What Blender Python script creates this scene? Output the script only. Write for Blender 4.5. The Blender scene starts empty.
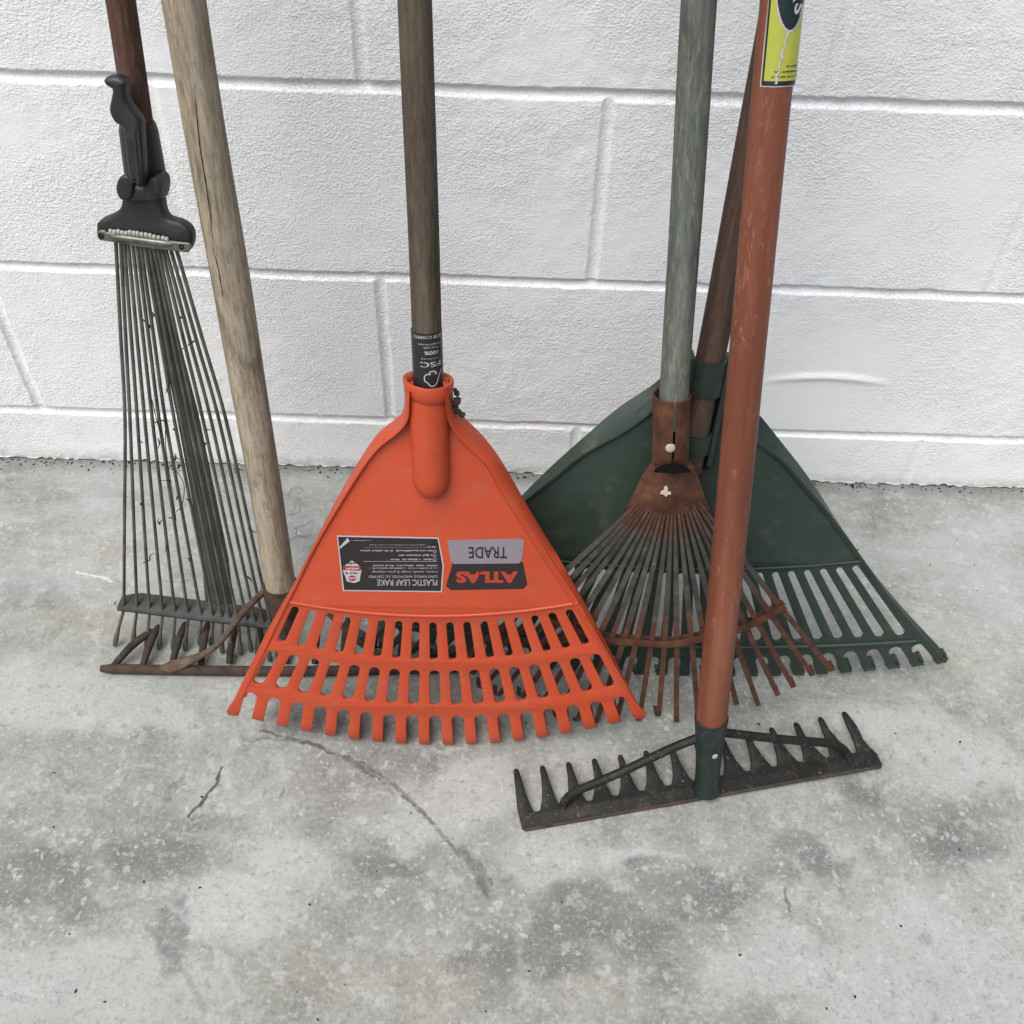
import bpy, bmesh, math, random
import numpy as np
from math import sin, cos, pi, radians, sqrt, atan2
from mathutils import Matrix, Vector

random.seed(7)
rng = np.random.default_rng(7)
scene = bpy.context.scene
COL = scene.collection

# ------------------------------------------------------------------ camera
PIT, ROL, YAW, CD, CH, FPX = radians(47.525), radians(2.232), radians(.709), .8894, .9003, 1024.
cf = np.array([sin(YAW)*cos(PIT), cos(YAW)*cos(PIT), -sin(PIT)])
cr0 = np.array([cos(YAW), -sin(YAW), 0.]); cu0 = np.cross(cr0, cf)
cr = cos(ROL)*cr0 + sin(ROL)*cu0
cu = -sin(ROL)*cr0 + cos(ROL)*cu0
CC = np.array([0, -CD, CH])
cam = bpy.data.cameras.new('camera'); camo = bpy.data.objects.new('camera', cam); COL.objects.link(camo)
cam.sensor_width = 36; cam.lens = 36.0; cam.clip_start = .02; cam.clip_end = 100
camo.matrix_world = Matrix(((cr[0], cu[0], -cf[0], CC[0]), (cr[1], cu[1], -cf[1], CC[1]), (cr[2], cu[2], -cf[2], CC[2]), (0, 0, 0, 1)))
scene.camera = camo

def ray(p): return cf + (p[0]-512)/FPX*cr - (p[1]-512)/FPX*cu
def onpl(p, P, n):
    d = ray(p); return CC + d*((P-CC)@n)/(d@n)
def floor_at(p, z=0.): return onpl(p, np.array([0, 0, z]), np.array([0, 0, 1.]))
def depth(P): return float((np.asarray(P)-CC)@cf)
def wall_hit(p, q, z=1.2, y=-.015):
    n = np.cross(ray(p), ray(q))
    return np.array([CC[0]-(n[1]*(y-CC[1])+n[2]*(z-CC[2]))/n[0], y, z])

class Frame:
    """local axes of a tool: X along its working edge, Y up its handle, N out of its face"""
    def __init__(s, a=None, b=None, W=None, O=None, axes=None):
        if axes: s.O, s.X, s.Y, s.N = axes; return
        a = floor_at(a); b = floor_at(b)
        s.X = (b-a)/np.linalg.norm(b-a)
        s.O = (a+b)/2 if O is None else floor_at(O)
        v = W-s.O; s.Y = v-(v@s.X)*s.X; s.Y /= np.linalg.norm(s.Y)
        s.N = np.cross(s.X, s.Y); s.W = W
    def L(s, p, n=0.):
        P = onpl(p, s.O+s.N*n, s.N)-s.O
        return np.array([P@s.X, P@s.Y])
    def w(s, x, y, n=0.): return s.O+x*s.X+y*s.Y+n*s.N
    def ws(s, A):
        A = np.asarray(A, float)
        return s.O+A[:, :1]*s.X+A[:, 1:2]*s.Y+A[:, 2:3]*s.N
    def loc(s, P):
        d = np.asarray(P)-s.O; return np.array([d@s.X, d@s.Y, d@s.N])

# ------------------------------------------------------------------ objects
def root(name, loc, label, cat, group=None):
    o = bpy.data.objects.new(name, None); COL.objects.link(o)
    o.location = loc; o.empty_display_size = .05
    o['label'] = label; o['category'] = cat
    if group: o['group'] = group
    return o

def origin(o):
    while o.parent: o = o.parent
    return np.array(o.location)

def mk(name, V, Fc, mat, parent=None, smooth=True, gc=None, sharp=None, label=None):
    V = np.asarray(V, float)
    if parent is not None: V = V-origin(parent)
    me = bpy.data.meshes.new(name)
    me.from_pydata(V.tolist(), [], [list(map(int, f)) for f in Fc])
    me.update()
    bm = bmesh.new(); bm.from_mesh(me); bmesh.ops.recalc_face_normals(bm, faces=bm.faces); bm.to_mesh(me); bm.free()
    if gc is not None:
        at = me.attributes.new('gc', 'FLOAT_VECTOR', 'POINT')
        at.data.foreach_set('vector', np.asarray(gc, np.float32).ravel())
    if smooth:
        me.polygons.foreach_set('use_smooth', [True]*len(me.polygons))
        if sharp: me.set_sharp_from_angle(angle=radians(sharp))
    if isinstance(mat, (list, tuple)):
        for m in mat: me.materials.append(m)
    else: me.materials.append(mat)
    o = bpy.data.objects.new(name, me); COL.objects.link(o)
    if parent is not None: o.parent = parent
    if label: o['label'] = label
    return o

class MB:
    """collects shapes for one mesh"""
    def __init__(s): s.V = []; s.F = []; s.G = []
    def add(s, V, Fc, G=None):
        b = sum(len(v) for v in s.V)
        V = np.asarray(V, float)
        s.V.append(V); s.G.append(V*0 if G is None else np.asarray(G, float))
        s.F += [[i+b for i in f] for f in Fc]
    def build(s, name, mat, parent=None, smooth=True, sharp=None, label=None):
        return mk(name, np.concatenate(s.V), s.F, mat, parent, smooth, np.concatenate(s.G), sharp, label)

def tube_geo(P, R, segs=14, up=None, flat=None, cap=True, wob=0.):
    P = np.asarray(P, float); n = len(P)
    R = np.full(n, R) if np.isscalar(R) else np.asarray(R, float)
    FL = np.ones(n) if flat is None else (np.full(n, flat) if np.isscalar(flat) else np.asarray(flat, float))
    T = np.gradient(P, axis=0); T /= np.linalg.norm(T, axis=1)[:, None]
    u = np.array([0, 0, 1.]) if up is None else np.asarray(up, float)
    if up is None and abs(T[0] @ u) > .9: u = np.array([0, -1., 0])
    s = np.concatenate([[0], np.cumsum(np.linalg.norm(np.diff(P, axis=0), axis=1))])
    V = []; G = []; Fc = []
    for i in range(n):
        b = u-(u@T[i])*T[i]; b /= np.linalg.norm(b); a = np.cross(b, T[i])
        if up is None: u = b
        for k in range(segs):
            t = 2*pi*k/segs
            rr = R[i]*(1+wob*(sin(3*t+s[i]*31)+sin(2*t-s[i]*17))*.5)
            V.append(P[i]+rr*(cos(t)*a+FL[i]*sin(t)*b)); G.append((rr*cos(t), rr*sin(t), s[i]))
    for i in range(n-1):
        for k in range(segs):
            k2 = (k+1) % segs
            Fc.append([i*segs+k, i*segs+k2, (i+1)*segs+k2, (i+1)*segs+k])
    if cap:
        Fc.append(list(range(segs))[::-1]); Fc.append([(n-1)*segs+k for k in range(segs)])
    return V, Fc, G

def tube(name, P, R, mat, parent, **k):
    sharp = k.pop('sharp', 50); label = k.pop('label', None)
    V, Fc, G = tube_geo(P, R, **k)
    return mk(name, V, Fc, mat, parent, True, G, sharp, label)

def lerp_pts(a, b, n): return [np.asarray(a)+(np.asarray(b)-np.asarray(a))*i/(n-1) for i in range(n)]

def smooth_path(pts, per=6):
    P = np.asarray(pts, float); out = []
    Q = np.concatenate([[2*P[0]-P[1]], P, [2*P[-1]-P[-2]]])
    for i in range(1, len(Q)-2):
        for j in range(per):
            t = j/per; a, b, c, d = Q[i-1], Q[i], Q[i+1], Q[i+2]
            out.append(.5*((2*b)+(c-a)*t+(2*a-5*b+4*c-d)*t*t+(3*b-a-3*c+d)*t**3))
    out.append(P[-1]); return np.array(out)

def resample(pts, step):
    P = np.asarray(pts, float); d = np.linalg.norm(np.diff(P, axis=0), axis=1); s = np.concatenate([[0], np.cumsum(d)])
    n = max(2, int(s[-1]/step)+1); t = np.linspace(0, s[-1], n)
    return np.stack([np.interp(t, s, P[:, k]) for k in range(P.shape[1])], 1)

def fill_geo(outer, holes=(), thick=.003, bevel=.0006, res=1):
    """a flat plate with holes, bevelled, from 2-D outlines; returns local verts and faces (n centred on 0)"""
    cu_ = bpy.data.curves.new('plate', 'CURVE'); cu_.dimensions = '2D'; cu_.fill_mode = 'BOTH'
    cu_.bevel_depth = bevel; cu_.bevel_resolution = res; cu_.extrude = max(thick/2-bevel, 0); cu_.offset = -bevel
    for loop in [outer]+list(holes):
        sp = cu_.splines.new('POLY'); sp.points.add(len(loop)-1); sp.use_cyclic_u = True
        for p, q in zip(sp.points, loop): p.co = (q[0]*10, q[1]*10, 0, 1)
    cu_.bevel_depth *= 10; cu_.extrude *= 10; cu_.offset *= 10
    o = bpy.data.objects.new('plate', cu_); COL.objects.link(o)
    me = bpy.data.meshes.new_from_object(o)
    bm = bmesh.new(); bm.from_mesh(me); bmesh.ops.remove_doubles(bm, verts=bm.verts, dist=1e-5)
    V = [tuple(v.co/10) for v in bm.verts]; bm.verts.index_update(); Fc = [[v.index for v in f.verts] for f in bm.faces]
    bm.free(); bpy.data.objects.remove(o); bpy.data.curves.remove(cu_); bpy.data.meshes.remove(me)
    return np.array(V), Fc

def plate(name, F, outer, mat, parent, holes=(), thick=.003, bevel=.0006, n=0., post=None, res=1, sharp=20, label=None):
    V, Fc = fill_geo(outer, holes, thick, bevel, res)
    G = V.copy(); V = V.copy(); V[:, 2] += n
    if post: V = post(V)
    return mk(name, F.ws(V), Fc, mat, parent, True, G, sharp, label)

def capsule(a, b, w0, w1=None, k=6):
    """closed outline of a slot from a to b"""
    w1 = w0 if w1 is None else w1
    a = np.asarray(a); b = np.asarray(b); d = (b-a)/np.linalg.norm(b-a); e = np.array([-d[1], d[0]])
    r0, r1 = w0/2, w1/2; a2 = a+d*r0; b2 = b-d*r1; out = []
    for i in range(k+1):
        t = pi*i/k; out.append(a2+r0*(cos(t)*e-sin(t)*d))
    for i in range(k+1):
        t = pi*i/k; out.append(b2+r1*(-cos(t)*e+sin(t)*d))
    return out

def quad3(p0, p1, p2):
    """smooth curve through three points at u = 0, .5, 1"""
    p0, p1, p2 = map(np.asarray, (p0, p1, p2))
    return lambda u: p0*(1-u)*(1-2*u)+p1*4*u*(1-u)+p2*u*(2*u-1)

def text_geo(body, x0, y0, x1, y1, bold=0.):
    """text mesh fitted to a box, in 2-D"""
    c = bpy.data.curves.new('t', 'FONT'); c.body = body; c.size = 1; c.offset = bold; c.resolution_u = 3
    o = bpy.data.objects.new('t', c); COL.objects.link(o); bpy.context.view_layer.update()
    me = bpy.data.meshes.new_from_object(o)
    V = np.array([v.co[:] for v in me.vertices]); Fc = [list(p.vertices) for p in me.polygons]
    bpy.data.objects.remove(o); bpy.data.curves.remove(c); bpy.data.meshes.remove(me)
    lo = V.min(0); hi = V.max(0)
    V[:, 0] = x0+(V[:, 0]-lo[0])/(hi[0]-lo[0])*(x1-x0); V[:, 1] = y0+(V[:, 1]-lo[1])/(hi[1]-lo[1])*(y1-y0)
    V[:, 2] = 0
    return V, Fc

def rect2(x0, y0, x1, y1): return np.array([(x0, y0, 0), (x1, y0, 0), (x1, y1, 0), (x0, y1, 0)]), [[0, 1, 2, 3]]

def scribble(x0, y0, x1, y1, seed=0):
    """a line of print too small to read: little broken strokes"""
    r = random.Random(seed); V = []; Fc = []; x = x0; h = y1-y0
    while x < x1:
        w = r.uniform(.35, .7)*h
        if r.random() < .16: x += h*.6; continue
        a = y0+r.uniform(0, .25)*h; b = y1-r.uniform(0, .35)*h
        k = len(V); V += [(x, a, 0), (min(x+w, x1), a, 0), (min(x+w, x1), b, 0), (x, b, 0)]; Fc.append([k, k+1, k+2, k+3]); x += w*1.35
    return np.array(V), Fc

# ------------------------------------------------------------------ materials
KA = .585                                           # paint and wood reflect less than a sunlit picture suggests
def lin(c):
    return tuple(KA*((x/255)/12.92 if x/255 <= .04045 else ((x/255+.055)/1.055)**2.4) for x in c)+(1.,)

class NT:
    def __init__(s, name, coord='gc'):
        s.m = bpy.data.materials.new(name); s.m.use_nodes = True; s.t = s.m.node_tree
        s.t.nodes.clear()
        s.out = s.n('ShaderNodeOutputMaterial'); s.p = s.n('ShaderNodeBsdfPrincipled')
        s.t.links.new(s.p.outputs[0], s.out.inputs[0])
        if coord == 'gc':
            a = s.n('ShaderNodeAttribute'); a.attribute_name = 'gc'; s.co = a.outputs['Vector']
        else:
            s.co = s.n('ShaderNodeTexCoord').outputs['Object']
    def n(s, t, **k):
        x = s.t.nodes.new(t)
        for a, b in k.items(): setattr(x, a, b)
        return x
    def put(s, sock, v):
        if hasattr(v, 'is_output') or isinstance(v, bpy.types.NodeSocket): s.t.links.new(v, sock)
        else: sock.default_value = v
    def noise(s, scale, detail=4, rough=.55, stretch=None, dist=0., off=None, co=None):
        c = s.co if co is None else co
        if stretch or off:
            mp = s.n('ShaderNodeMapping'); s.put(mp.inputs[0], c)
            if stretch: mp.inputs['Scale'].default_value = stretch
            if off: mp.inputs['Location'].default_value = off
            c = mp.outputs[0]
        x = s.n('ShaderNodeTexNoise'); s.put(x.inputs['Vector'], c)
        x.inputs['Scale'].default_value = scale; x.inputs['Detail'].default_value = detail
        x.inputs['Roughness'].default_value = rough; x.inputs['Distortion'].default_value = dist
        return x.outputs[0]
    def ramp(s, f, stops, interp='LINEAR'):
        r = s.n('ShaderNodeValToRGB'); s.put(r.inputs[0], f); e = r.color_ramp.elements; r.color_ramp.interpolation = interp
        while len(e) < len(stops): e.new(.5)
        for el, (p, c) in zip(e, stops): el.position = p; el.color = c if len(c) == 4 else lin(c)
        return r.outputs[0]
    def step(s, f, a, b):
        r = s.n('ShaderNodeMapRange'); r.interpolation_type = 'SMOOTHSTEP'; s.put(r.inputs[0], f)
        r.inputs[1].default_value = a; r.inputs[2].default_value = b
        return r.outputs[0]
    def mix(s, f, a, b, mode='MIX'):
        x = s.n('ShaderNodeMix', data_type='RGBA', blend_type=mode); s.put(x.inputs[0], f)
        s.put(x.inputs[6], lin(a) if isinstance(a, tuple) and len(a) == 3 else a)
        s.put(x.inputs[7], lin(b) if isinstance(b, tuple) and len(b) == 3 else b)
        return x.outputs[2]
    def math(s, op, a, b=0., c=0.):
        x = s.n('ShaderNodeMath', operation=op); s.put(x.inputs[0], a); s.put(x.inputs[1], b)
        if op in ('MULTIPLY_ADD',): s.put(x.inputs[2], c)
        return x.outputs[0]
    def bump(s, h, strength=.3, dist=.001, prev=None):
        b = s.n('ShaderNodeBump'); b.inputs['Strength'].default_value = strength; b.inputs['Distance'].default_value = dist
        s.put(b.inputs['Height'], h)
        if prev is not None: s.put(b.inputs['Normal'], prev)
        return b.outputs[0]
    def done(s, col, rough=.6, metal=0., spec=.5, normal=None):
        s.put(s.p.inputs['Base Color'], lin(col) if isinstance(col, tuple) and len(col) == 3 else col)
        s.put(s.p.inputs['Roughness'], rough); s.put(s.p.inputs['Metallic'], metal)
        s.p.inputs['Specular IOR Level'].default_value = spec
        if normal is not None: s.put(s.p.inputs['Normal'], normal)
        return s.m

def wood(name, dark, mid, light, crack=None, rough=.75, fleck=None, stain=None):
    m = NT(name)
    g = m.noise(90, 6, .65, stretch=(1, 1, .07)); g4 = m.noise(330, 5, .72, stretch=(1, 1, .15), off=(1, 7, 3))
    c = m.ramp(m.math('ADD', m.math('MULTIPLY', g, .55), m.math('MULTIPLY', g4, .45)), [(.36, dark), (.5, mid), (.63, light)])
    c = m.mix(m.math('MULTIPLY', m.step(m.noise(190, 5, .75, stretch=(1, 1, .35), off=(9, 2, 5)), .55, .66), .5), c, dark)
    b = m.noise(14, 4, .6, stretch=(1, 1, .5))
    c = m.mix(m.math('MULTIPLY', m.step(b, .5, .75), .45), c, dark)
    if stain: c = m.mix(m.math('MULTIPLY', m.step(m.noise(30, 5, .7, stretch=(1, 1, .4), off=(3, 1, 2)), .56, .68), .6), c, stain)
    if fleck: c = m.mix(m.math('MULTIPLY', m.step(m.noise(240, 5, .75, stretch=(1, 1, .16), off=(5, 2, 1)), .53, .62), .7), c, fleck)
    fine = m.noise(500, 3, .6, stretch=(1, 1, .05))
    return m.done(c, rough, 0, .3, m.bump(m.math('ADD', m.math('ADD', g, g4), fine), .45, .0009))

M = {}
M['wood_grey_brown'] = wood('worn_grey_brown_wood', (66, 56, 46), (98, 86, 71), (122, 108, 90))
M['wood_pale'] = wood('pale_weathered_wood', (124, 112, 92), (182, 167, 143), (208, 194, 170), stain=(104, 92, 74), fleck=(142, 128, 106))
M['wood_green_grey'] = wood('green_grey_weathered_wood', (84, 90, 83), (112, 118, 109), (140, 143, 130), fleck=(150, 148, 128), rough=.85, stain=(76, 78, 70))
M['wood_brown'] = wood('brown_wood', (66, 50, 42), (96, 74, 62), (116, 92, 78))
M['wood_dark_red'] = wood('dark_red_brown_wood', (66, 43, 35), (96, 65, 52), (114, 82, 68), fleck=(112, 92, 82))

def mat_red_handle():
    m = NT('red_brown_varnished_wood')
    g = m.noise(60, 5, .6, stretch=(1, 1, .08))
    c = m.ramp(g, [(.3, (116, 62, 42)), (.5, (138, 77, 53)), (.7, (156, 94, 68))])
    v = m.noise(42, 5, .68, stretch=(1, 1, .2), dist=.35)
    vein = m.math('SUBTRACT', 1., m.step(m.math('ABSOLUTE', m.math('SUBTRACT', v, .5)), .002, .009))
    patch = m.step(m.noise(9, 3, .6, stretch=(1, 1, .6), off=(4, 4, 4)), .5, .6)
    c = m.mix(m.math('MULTIPLY', m.math('MULTIPLY', vein, patch), .6), c, (196, 150, 122))
    c = m.mix(m.math('MULTIPLY', m.step(m.noise(150, 5, .75, stretch=(1, 1, .4)), .56, .68), .45), c, (172, 118, 92))
    c = m.mix(m.math('MULTIPLY', m.step(m.noise(220, 4, .7, stretch=(1, 1, .3), off=(3, 9, 1)), .58, .68), .4), c, (96, 54, 42))
    return m.done(c, m.math('MULTIPLY_ADD', g, .3, .38), 0, .4, m.bump(g, .15, .0006))
M['red_handle'] = mat_red_handle()

def rusty(name, a, b, c, rough=.85, scale=70, bump=.5, metal=0.):
    m = NT(name, 'obj')
    f = m.noise(scale, 8, .7)
    col = m.ramp(f, [(.3, a), (.5, b), (.7, c)])
    f2 = m.noise(scale*7, 4, .7)
    col = m.mix(m.math('MULTIPLY', m.step(f2, .55, .7), .5), col, a)
    return m.done(col, rough, metal, .3, m.bump(m.math('ADD', f, f2), bump, .0006))
M['rust'] = rusty('rusty_steel', (64, 42, 32), (102, 64, 46), (130, 86, 60))
M['rust_dark'] = rusty('dark_rusty_iron', (52, 42, 36), (82, 68, 58), (104, 80, 66))
M['rust_tooth'] = rusty('dark_forged_iron', (46, 42, 36), (66, 58, 50), (88, 74, 62))
M['rust_brace'] = rusty('pale_rusted_iron', (72, 56, 44), (104, 86, 70), (128, 112, 92))
M['tine_steel'] = rusty('dull_grey_steel_wire', (84, 82, 74), (114, 113, 105), (142, 141, 132), rough=.5, scale=40, bump=.15, metal=.35)
M['strap_steel'] = rusty('dark_grey_green_steel', (70, 70, 63), (94, 94, 87), (114, 112, 104), rough=.6, scale=30, bump=.15)
M['bar_steel'] = rusty('dark_worn_steel', (38, 38, 35), (56, 57, 53), (84, 85, 79), rough=.55, scale=50, bump=.2)
M['bright_steel'] = rusty('worn_bright_steel', (96, 94, 86), (136, 134, 124), (172, 170, 160), rough=.34, scale=60, bump=.1, metal=.6)

def mat_fan_tine():
    m = NT('rusty_and_galvanised_strip')          # gc.y = distance along the tine
    sx = m.n('ShaderNodeSeparateXYZ'); m.put(sx.inputs[0], m.co)
    w = m.math('ADD', sx.outputs[1], m.math('MULTIPLY', m.math('SUBTRACT', m.noise(60, 4, .6), .5), .05))
    f = m.noise(80, 6, .7); 
    rust = m.ramp(f, [(.3, (66, 42, 31)), (.5, (98, 62, 45)), (.7, (122, 80, 58))])
    zinc = m.ramp(m.noise(60, 5, .7, off=(2, 1, 0)), [(.35, (74, 68, 62)), (.6, (102, 98, 92)), (.75, (128, 124, 118))])
    z = m.math('MULTIPLY', m.step(w, .055, .085), m.math('SUBTRACT', 1., m.step(w, .150, .162)))
    return m.done(m.mix(z, rust, zinc), m.math('MULTIPLY_ADD', z, -.25, .8), m.math('MULTIPLY', z, .25), .4, m.bump(f, .3, .0005))
M['fan_tine'] = mat_fan_tine()

def plastic(name, base, dark, dust, rough=.5, dust_amt=.35, scuff=None):
    m = NT(name)
    f = m.noise(18, 5, .6)
    c = m.mix(m.math('MULTIPLY', m.step(f, .45, .7), .5), base, dark)
    d = m.noise(40, 7, .72, off=(3, 3, 3))
    c = m.mix(m.math('MULTIPLY', m.step(d, .5, .75), dust_amt), c, dust)
    sp = m.noise(420, 2, .5)
    c = m.mix(m.math('MULTIPLY', m.step(sp, .69, .73), .5), c, dust)
    if scuff:
        s_ = m.noise(55, 4, .6, stretch=(.35, 1, 1), off=(7, 1, 2), dist=1.)
        ln = m.math('SUBTRACT', 1., m.step(m.math('ABSOLUTE', m.math('SUBTRACT', s_, .5)), .003, .012))
        pt = m.step(m.noise(14, 2, .5, off=(1, 8, 2)), .56, .64)
        c = m.mix(m.math('MULTIPLY', m.math('MULTIPLY', ln, pt), .35), c, scuff)
    return m.done(c, m.math('MULTIPLY_ADD', d, .3, rough-.12), 0, .45, m.bump(m.noise(900, 2, .5), .06, .0004))
M['orange'] = plastic('orange_plastic', (219, 85, 45), (204, 76, 42), (188, 118, 94), .44, .42, (140, 60, 40))
M['green'] = plastic('dark_green_plastic', (47, 66, 54), (39, 52, 43), (92, 90, 80), .46, .7, (90, 90, 82))
M['black'] = plastic('black_plastic', (42, 43, 42), (36, 36, 35), (92, 88, 80), .45, .4)

def mat_green_paint():
    m = NT('dark_green_painted_steel', 'obj')
    f = m.noise(45, 7, .7)
    c = m.ramp(f, [(.3, (24, 26, 22)), (.55, (32, 37, 32)), (.75, (46, 52, 46))])
    c = m.mix(m.math('MULTIPLY', m.step(m.noise(75, 8, .78), .53, .62), .8), c, (78, 58, 44))
    c = m.mix(m.math('MULTIPLY', m.step(m.noise(34, 6, .7, off=(4, 1, 7)), .55, .68), .5), c, (72, 72, 64))
    c = m.mix(m.math('MULTIPLY', m.step(m.noise(240, 4, .65, off=(2, 2, 2)), .63, .68), .75), c, (128, 130, 122))
    return m.done(c, .62, 0, .3, m.bump(f, .35, .0008))
M['green_paint'] = mat_green_paint()
M['green_socket'] = plastic('deep_green_paint', (34, 50, 45), (28, 38, 34), (112, 120, 112), .5, .45)

def plain(name, c, rough=.5, spec=.4, var=.12):
    m = NT(name, 'obj')
    f = m.noise(150, 4, .6)
    d = tuple(int(x*(1-var)) for x in c)
    return m.done(m.mix(f, c, d), rough, 0, spec)
M['label_black'] = plain('label_charcoal', (56, 48, 48), .4)
M['label_white'] = plain('label_white', (226, 222, 222), .45)
M['label_print'] = plain('label_pale_print', (205, 196, 196), .45)
M['label_grey'] = plain('label_silver_grey', (172, 160, 170), .4)
M['label_orange'] = plain('label_orange', (214, 78, 52), .45)
M['label_red'] = plain('label_red', (196, 64, 58), .45)
M['label_ink'] = plain('label_ink', (42, 42, 46), .45)
M['band_black'] = plain('band_charcoal', (50, 49, 48), .4)
M['sticker_yellow'] = plain('sticker_yellow', (208, 212, 84), .35, var=.08)
M['sticker_dark'] = plain('sticker_dark_green', (34, 50, 50), .35)
M['rivet'] = plain('rivet_pale', (214, 212, 200), .4)
M['glint_patch'] = plain('painted_metal_glint', (255, 232, 205), .3, .6)  # near-white colour standing in for a specular glint
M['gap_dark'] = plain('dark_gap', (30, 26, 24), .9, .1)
M['dirt'] = plain('grey_dirt', (92, 86, 82), .95, .1, .3)
M['crumb'] = plain('dark_crumbs', (60, 55, 48), .95, .1, .4)
M['grass'] = plain('dry_grass_brown', (84, 74, 58), .9, .1, .4)
M['fibre'] = plain('grey_fibre', (128, 124, 116), .9, .1, .2)
M['crumb_pale'] = plain('paint_flakes', (196, 198, 196), .8, .2, .2)
M['crack'] = plain('wood_crack', (70, 58, 44), .9, .1)

# ------------------------------------------------------------------ wall
def vnoise(x, z, scale, seed):
    r = np.random.default_rng(seed); tab = r.random((256, 256))
    u = x*scale; v = z*scale; i = np.floor(u).astype(int); j = np.floor(v).astype(int); fu = u-i; fv = v-j
    fu = fu*fu*(3-2*fu); fv = fv*fv*(3-2*fv)
    g = lambda a, b: tab[a % 256, b % 256]
    return (g(i, j)*(1-fu)+g(i+1, j)*fu)*(1-fv)+(g(i, j+1)*(1-fu)+g(i+1, j+1)*fu)*fv

JH = [.0868+.2*k for k in range(12)]              # bed joints (upper arris)
JW = .0105
def wall_mesh():
    global KA
    KA = 1.
    xs = np.unique(np.round(np.concatenate([np.linspace(-3, -.75, 60), np.arange(-.75, .75, .0028), np.linspace(.75, 3, 60)]
          + [np.arange(c-.010, c+.010, .0016) for c in [-.135+.41*k for k in range(-6, 8)]+[.084+.41*k for k in range(-6, 7)]]), 4))
    zs = np.unique(np.round(np.concatenate([np.arange(.0, .012, .0015), np.arange(.012, .66, .0032), np.linspace(.66, 2.4, 40)]
          + [np.arange(h-.016, h+.005, .0011) for h in JH]), 4))
    X, Z = np.meshgrid(xs, zs)
    wob = (vnoise(X+9, Z+5, 28, 3)-.5)*.0022+(vnoise(X+9, Z+5, 160, 4)-.5)*.0016
    y = np.zeros_like(X)
    course = np.searchsorted(np.array(JH)-JW*.5, Z)
    # bed joints: sharp arris on top, face sloping back out at the bottom
    dep = np.zeros_like(X)
    for h in JH:
        t = (h+wob*.8-Z)/JW
        d = np.where((t > 0) & (t < 1.1), np.clip(t/.16, 0, 1)*np.clip(1-(np.clip(t-.35, 0, 9)/.75)**2, 0, 1), 0)
        dep = np.maximum(dep, d*.0050)
    for k in range(-6, 8):
        for c, par in ((-.135+.41*k, 1), (.084+.41*k, 0)):
            if abs(c) > 3.1: continue
            soft = {(-.135, 1): 1., (.084, 0): .9, (-.545, 1): .9}.get((round(c, 3), par), .28)
            t = (X-c-wob*.7+.0005)/.0062
            d = np.clip(1-t*t, 0, 1)**.7*.0034*soft
            d = np.where(course % 2 == par, d, 0)
            dep = np.maximum(dep, d)
    rough = np.clip((vnoise(X+4, Z+4, 7, 12)-.25)*1.6, .15, 1)
    lump = (vnoise(X+5, Z+5, 200, 5)-.5)*.0005+(vnoise(X+5, Z+7, 90, 6)-.5)*.0007
    y = dep-lump*rough*np.where(dep > .0015, .25, 1)-(vnoise(X+3, Z+3, 9, 8)-.5)*.0016
    # a long trowel ridge low on the right and a rough edge where the paint meets the slab
    rx = np.clip(1-((X-.36)/.075)**2, 0, 1); ridge = np.exp(-((Z-.158-.01*rx)/.0035)**2)*rx
    y -= ridge*.0035
    edge = np.exp(-Z/.006)
    y -= edge*(vnoise(X+2, Z, 190, 21)-.3)*.0022
    zz = Z.copy(); zz[0] = .0012+np.clip(vnoise(xs+7, xs*0+3.3, 75, 31)-.5, 0, 1)*.006+np.clip(vnoise(xs+7, xs*0+8.1, 260, 32)-.45, 0, 1)*.004
    for r_ in range(1, 9): zz[r_] = np.maximum(zz[r_], zz[r_-1]+.0001)
    nz, nx = X.shape
    V = np.stack([X, y, zz], -1).reshape(-1, 3)
    idx = np.arange(nx*nz).reshape(nz, nx)
    Fq = np.stack([idx[:-1, :-1], idx[:-1, 1:], idx[1:, 1:], idx[1:, :-1]], -1).reshape(-1, 4)
    b = len(V)
    core = np.array([(-3, .012, .0005), (3, .012, .0005), (3, .012, 2.4), (-3, .012, 2.4), (-3, .19, .0005), (3, .19, .0005), (3, .19, 2.4), (-3, .19, 2.4)])
    cf_ = [[0, 1, 2, 3], [5, 4, 7, 6], [4, 0, 3, 7], [1, 5, 6, 2], [3, 2, 6, 7]]
    V = np.concatenate([V, core])
    me = bpy.data.meshes.new('block_wall')
    nF = len(Fq)
    me.vertices.add(len(V)); me.vertices.foreach_set('co', V.ravel())
    allf = np.concatenate([Fq, np.array(cf_)+b])
    me.loops.add(allf.size); me.loops.foreach_set('vertex_index', allf.ravel())
    me.polygons.add(len(allf)); me.polygons.foreach_set('loop_start', np.arange(0, allf.size, 4)); me.polygons.foreach_set('loop_total', np.full(len(allf), 4))
    me.update(calc_edges=True); me.validate()
    sm = np.ones(len(allf), bool); sm[nF:] = False
    me.polygons.foreach_set('use_smooth', sm)
    m = NT('white_painted_block', 'obj')
    big = m.noise(3.2, 4, .6); 
    c = m.ramp(big, [(.3, (232, 232, 229)), (.7, (240, 240, 237))])
    c = m.mix(m.math('MULTIPLY', m.step(m.noise(900, 2, .5), .715, .74), .5), c, (120, 118, 114))
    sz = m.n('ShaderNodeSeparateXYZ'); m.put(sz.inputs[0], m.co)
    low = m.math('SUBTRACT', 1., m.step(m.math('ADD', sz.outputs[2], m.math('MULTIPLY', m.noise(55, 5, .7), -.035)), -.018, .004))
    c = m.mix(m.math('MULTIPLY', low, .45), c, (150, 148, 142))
    c = m.mix(m.math('MULTIPLY', m.step(m.noise(260, 3, .6, off=(8, 1, 3)), .71, .75), .55), c, (140, 136, 130))
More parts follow.
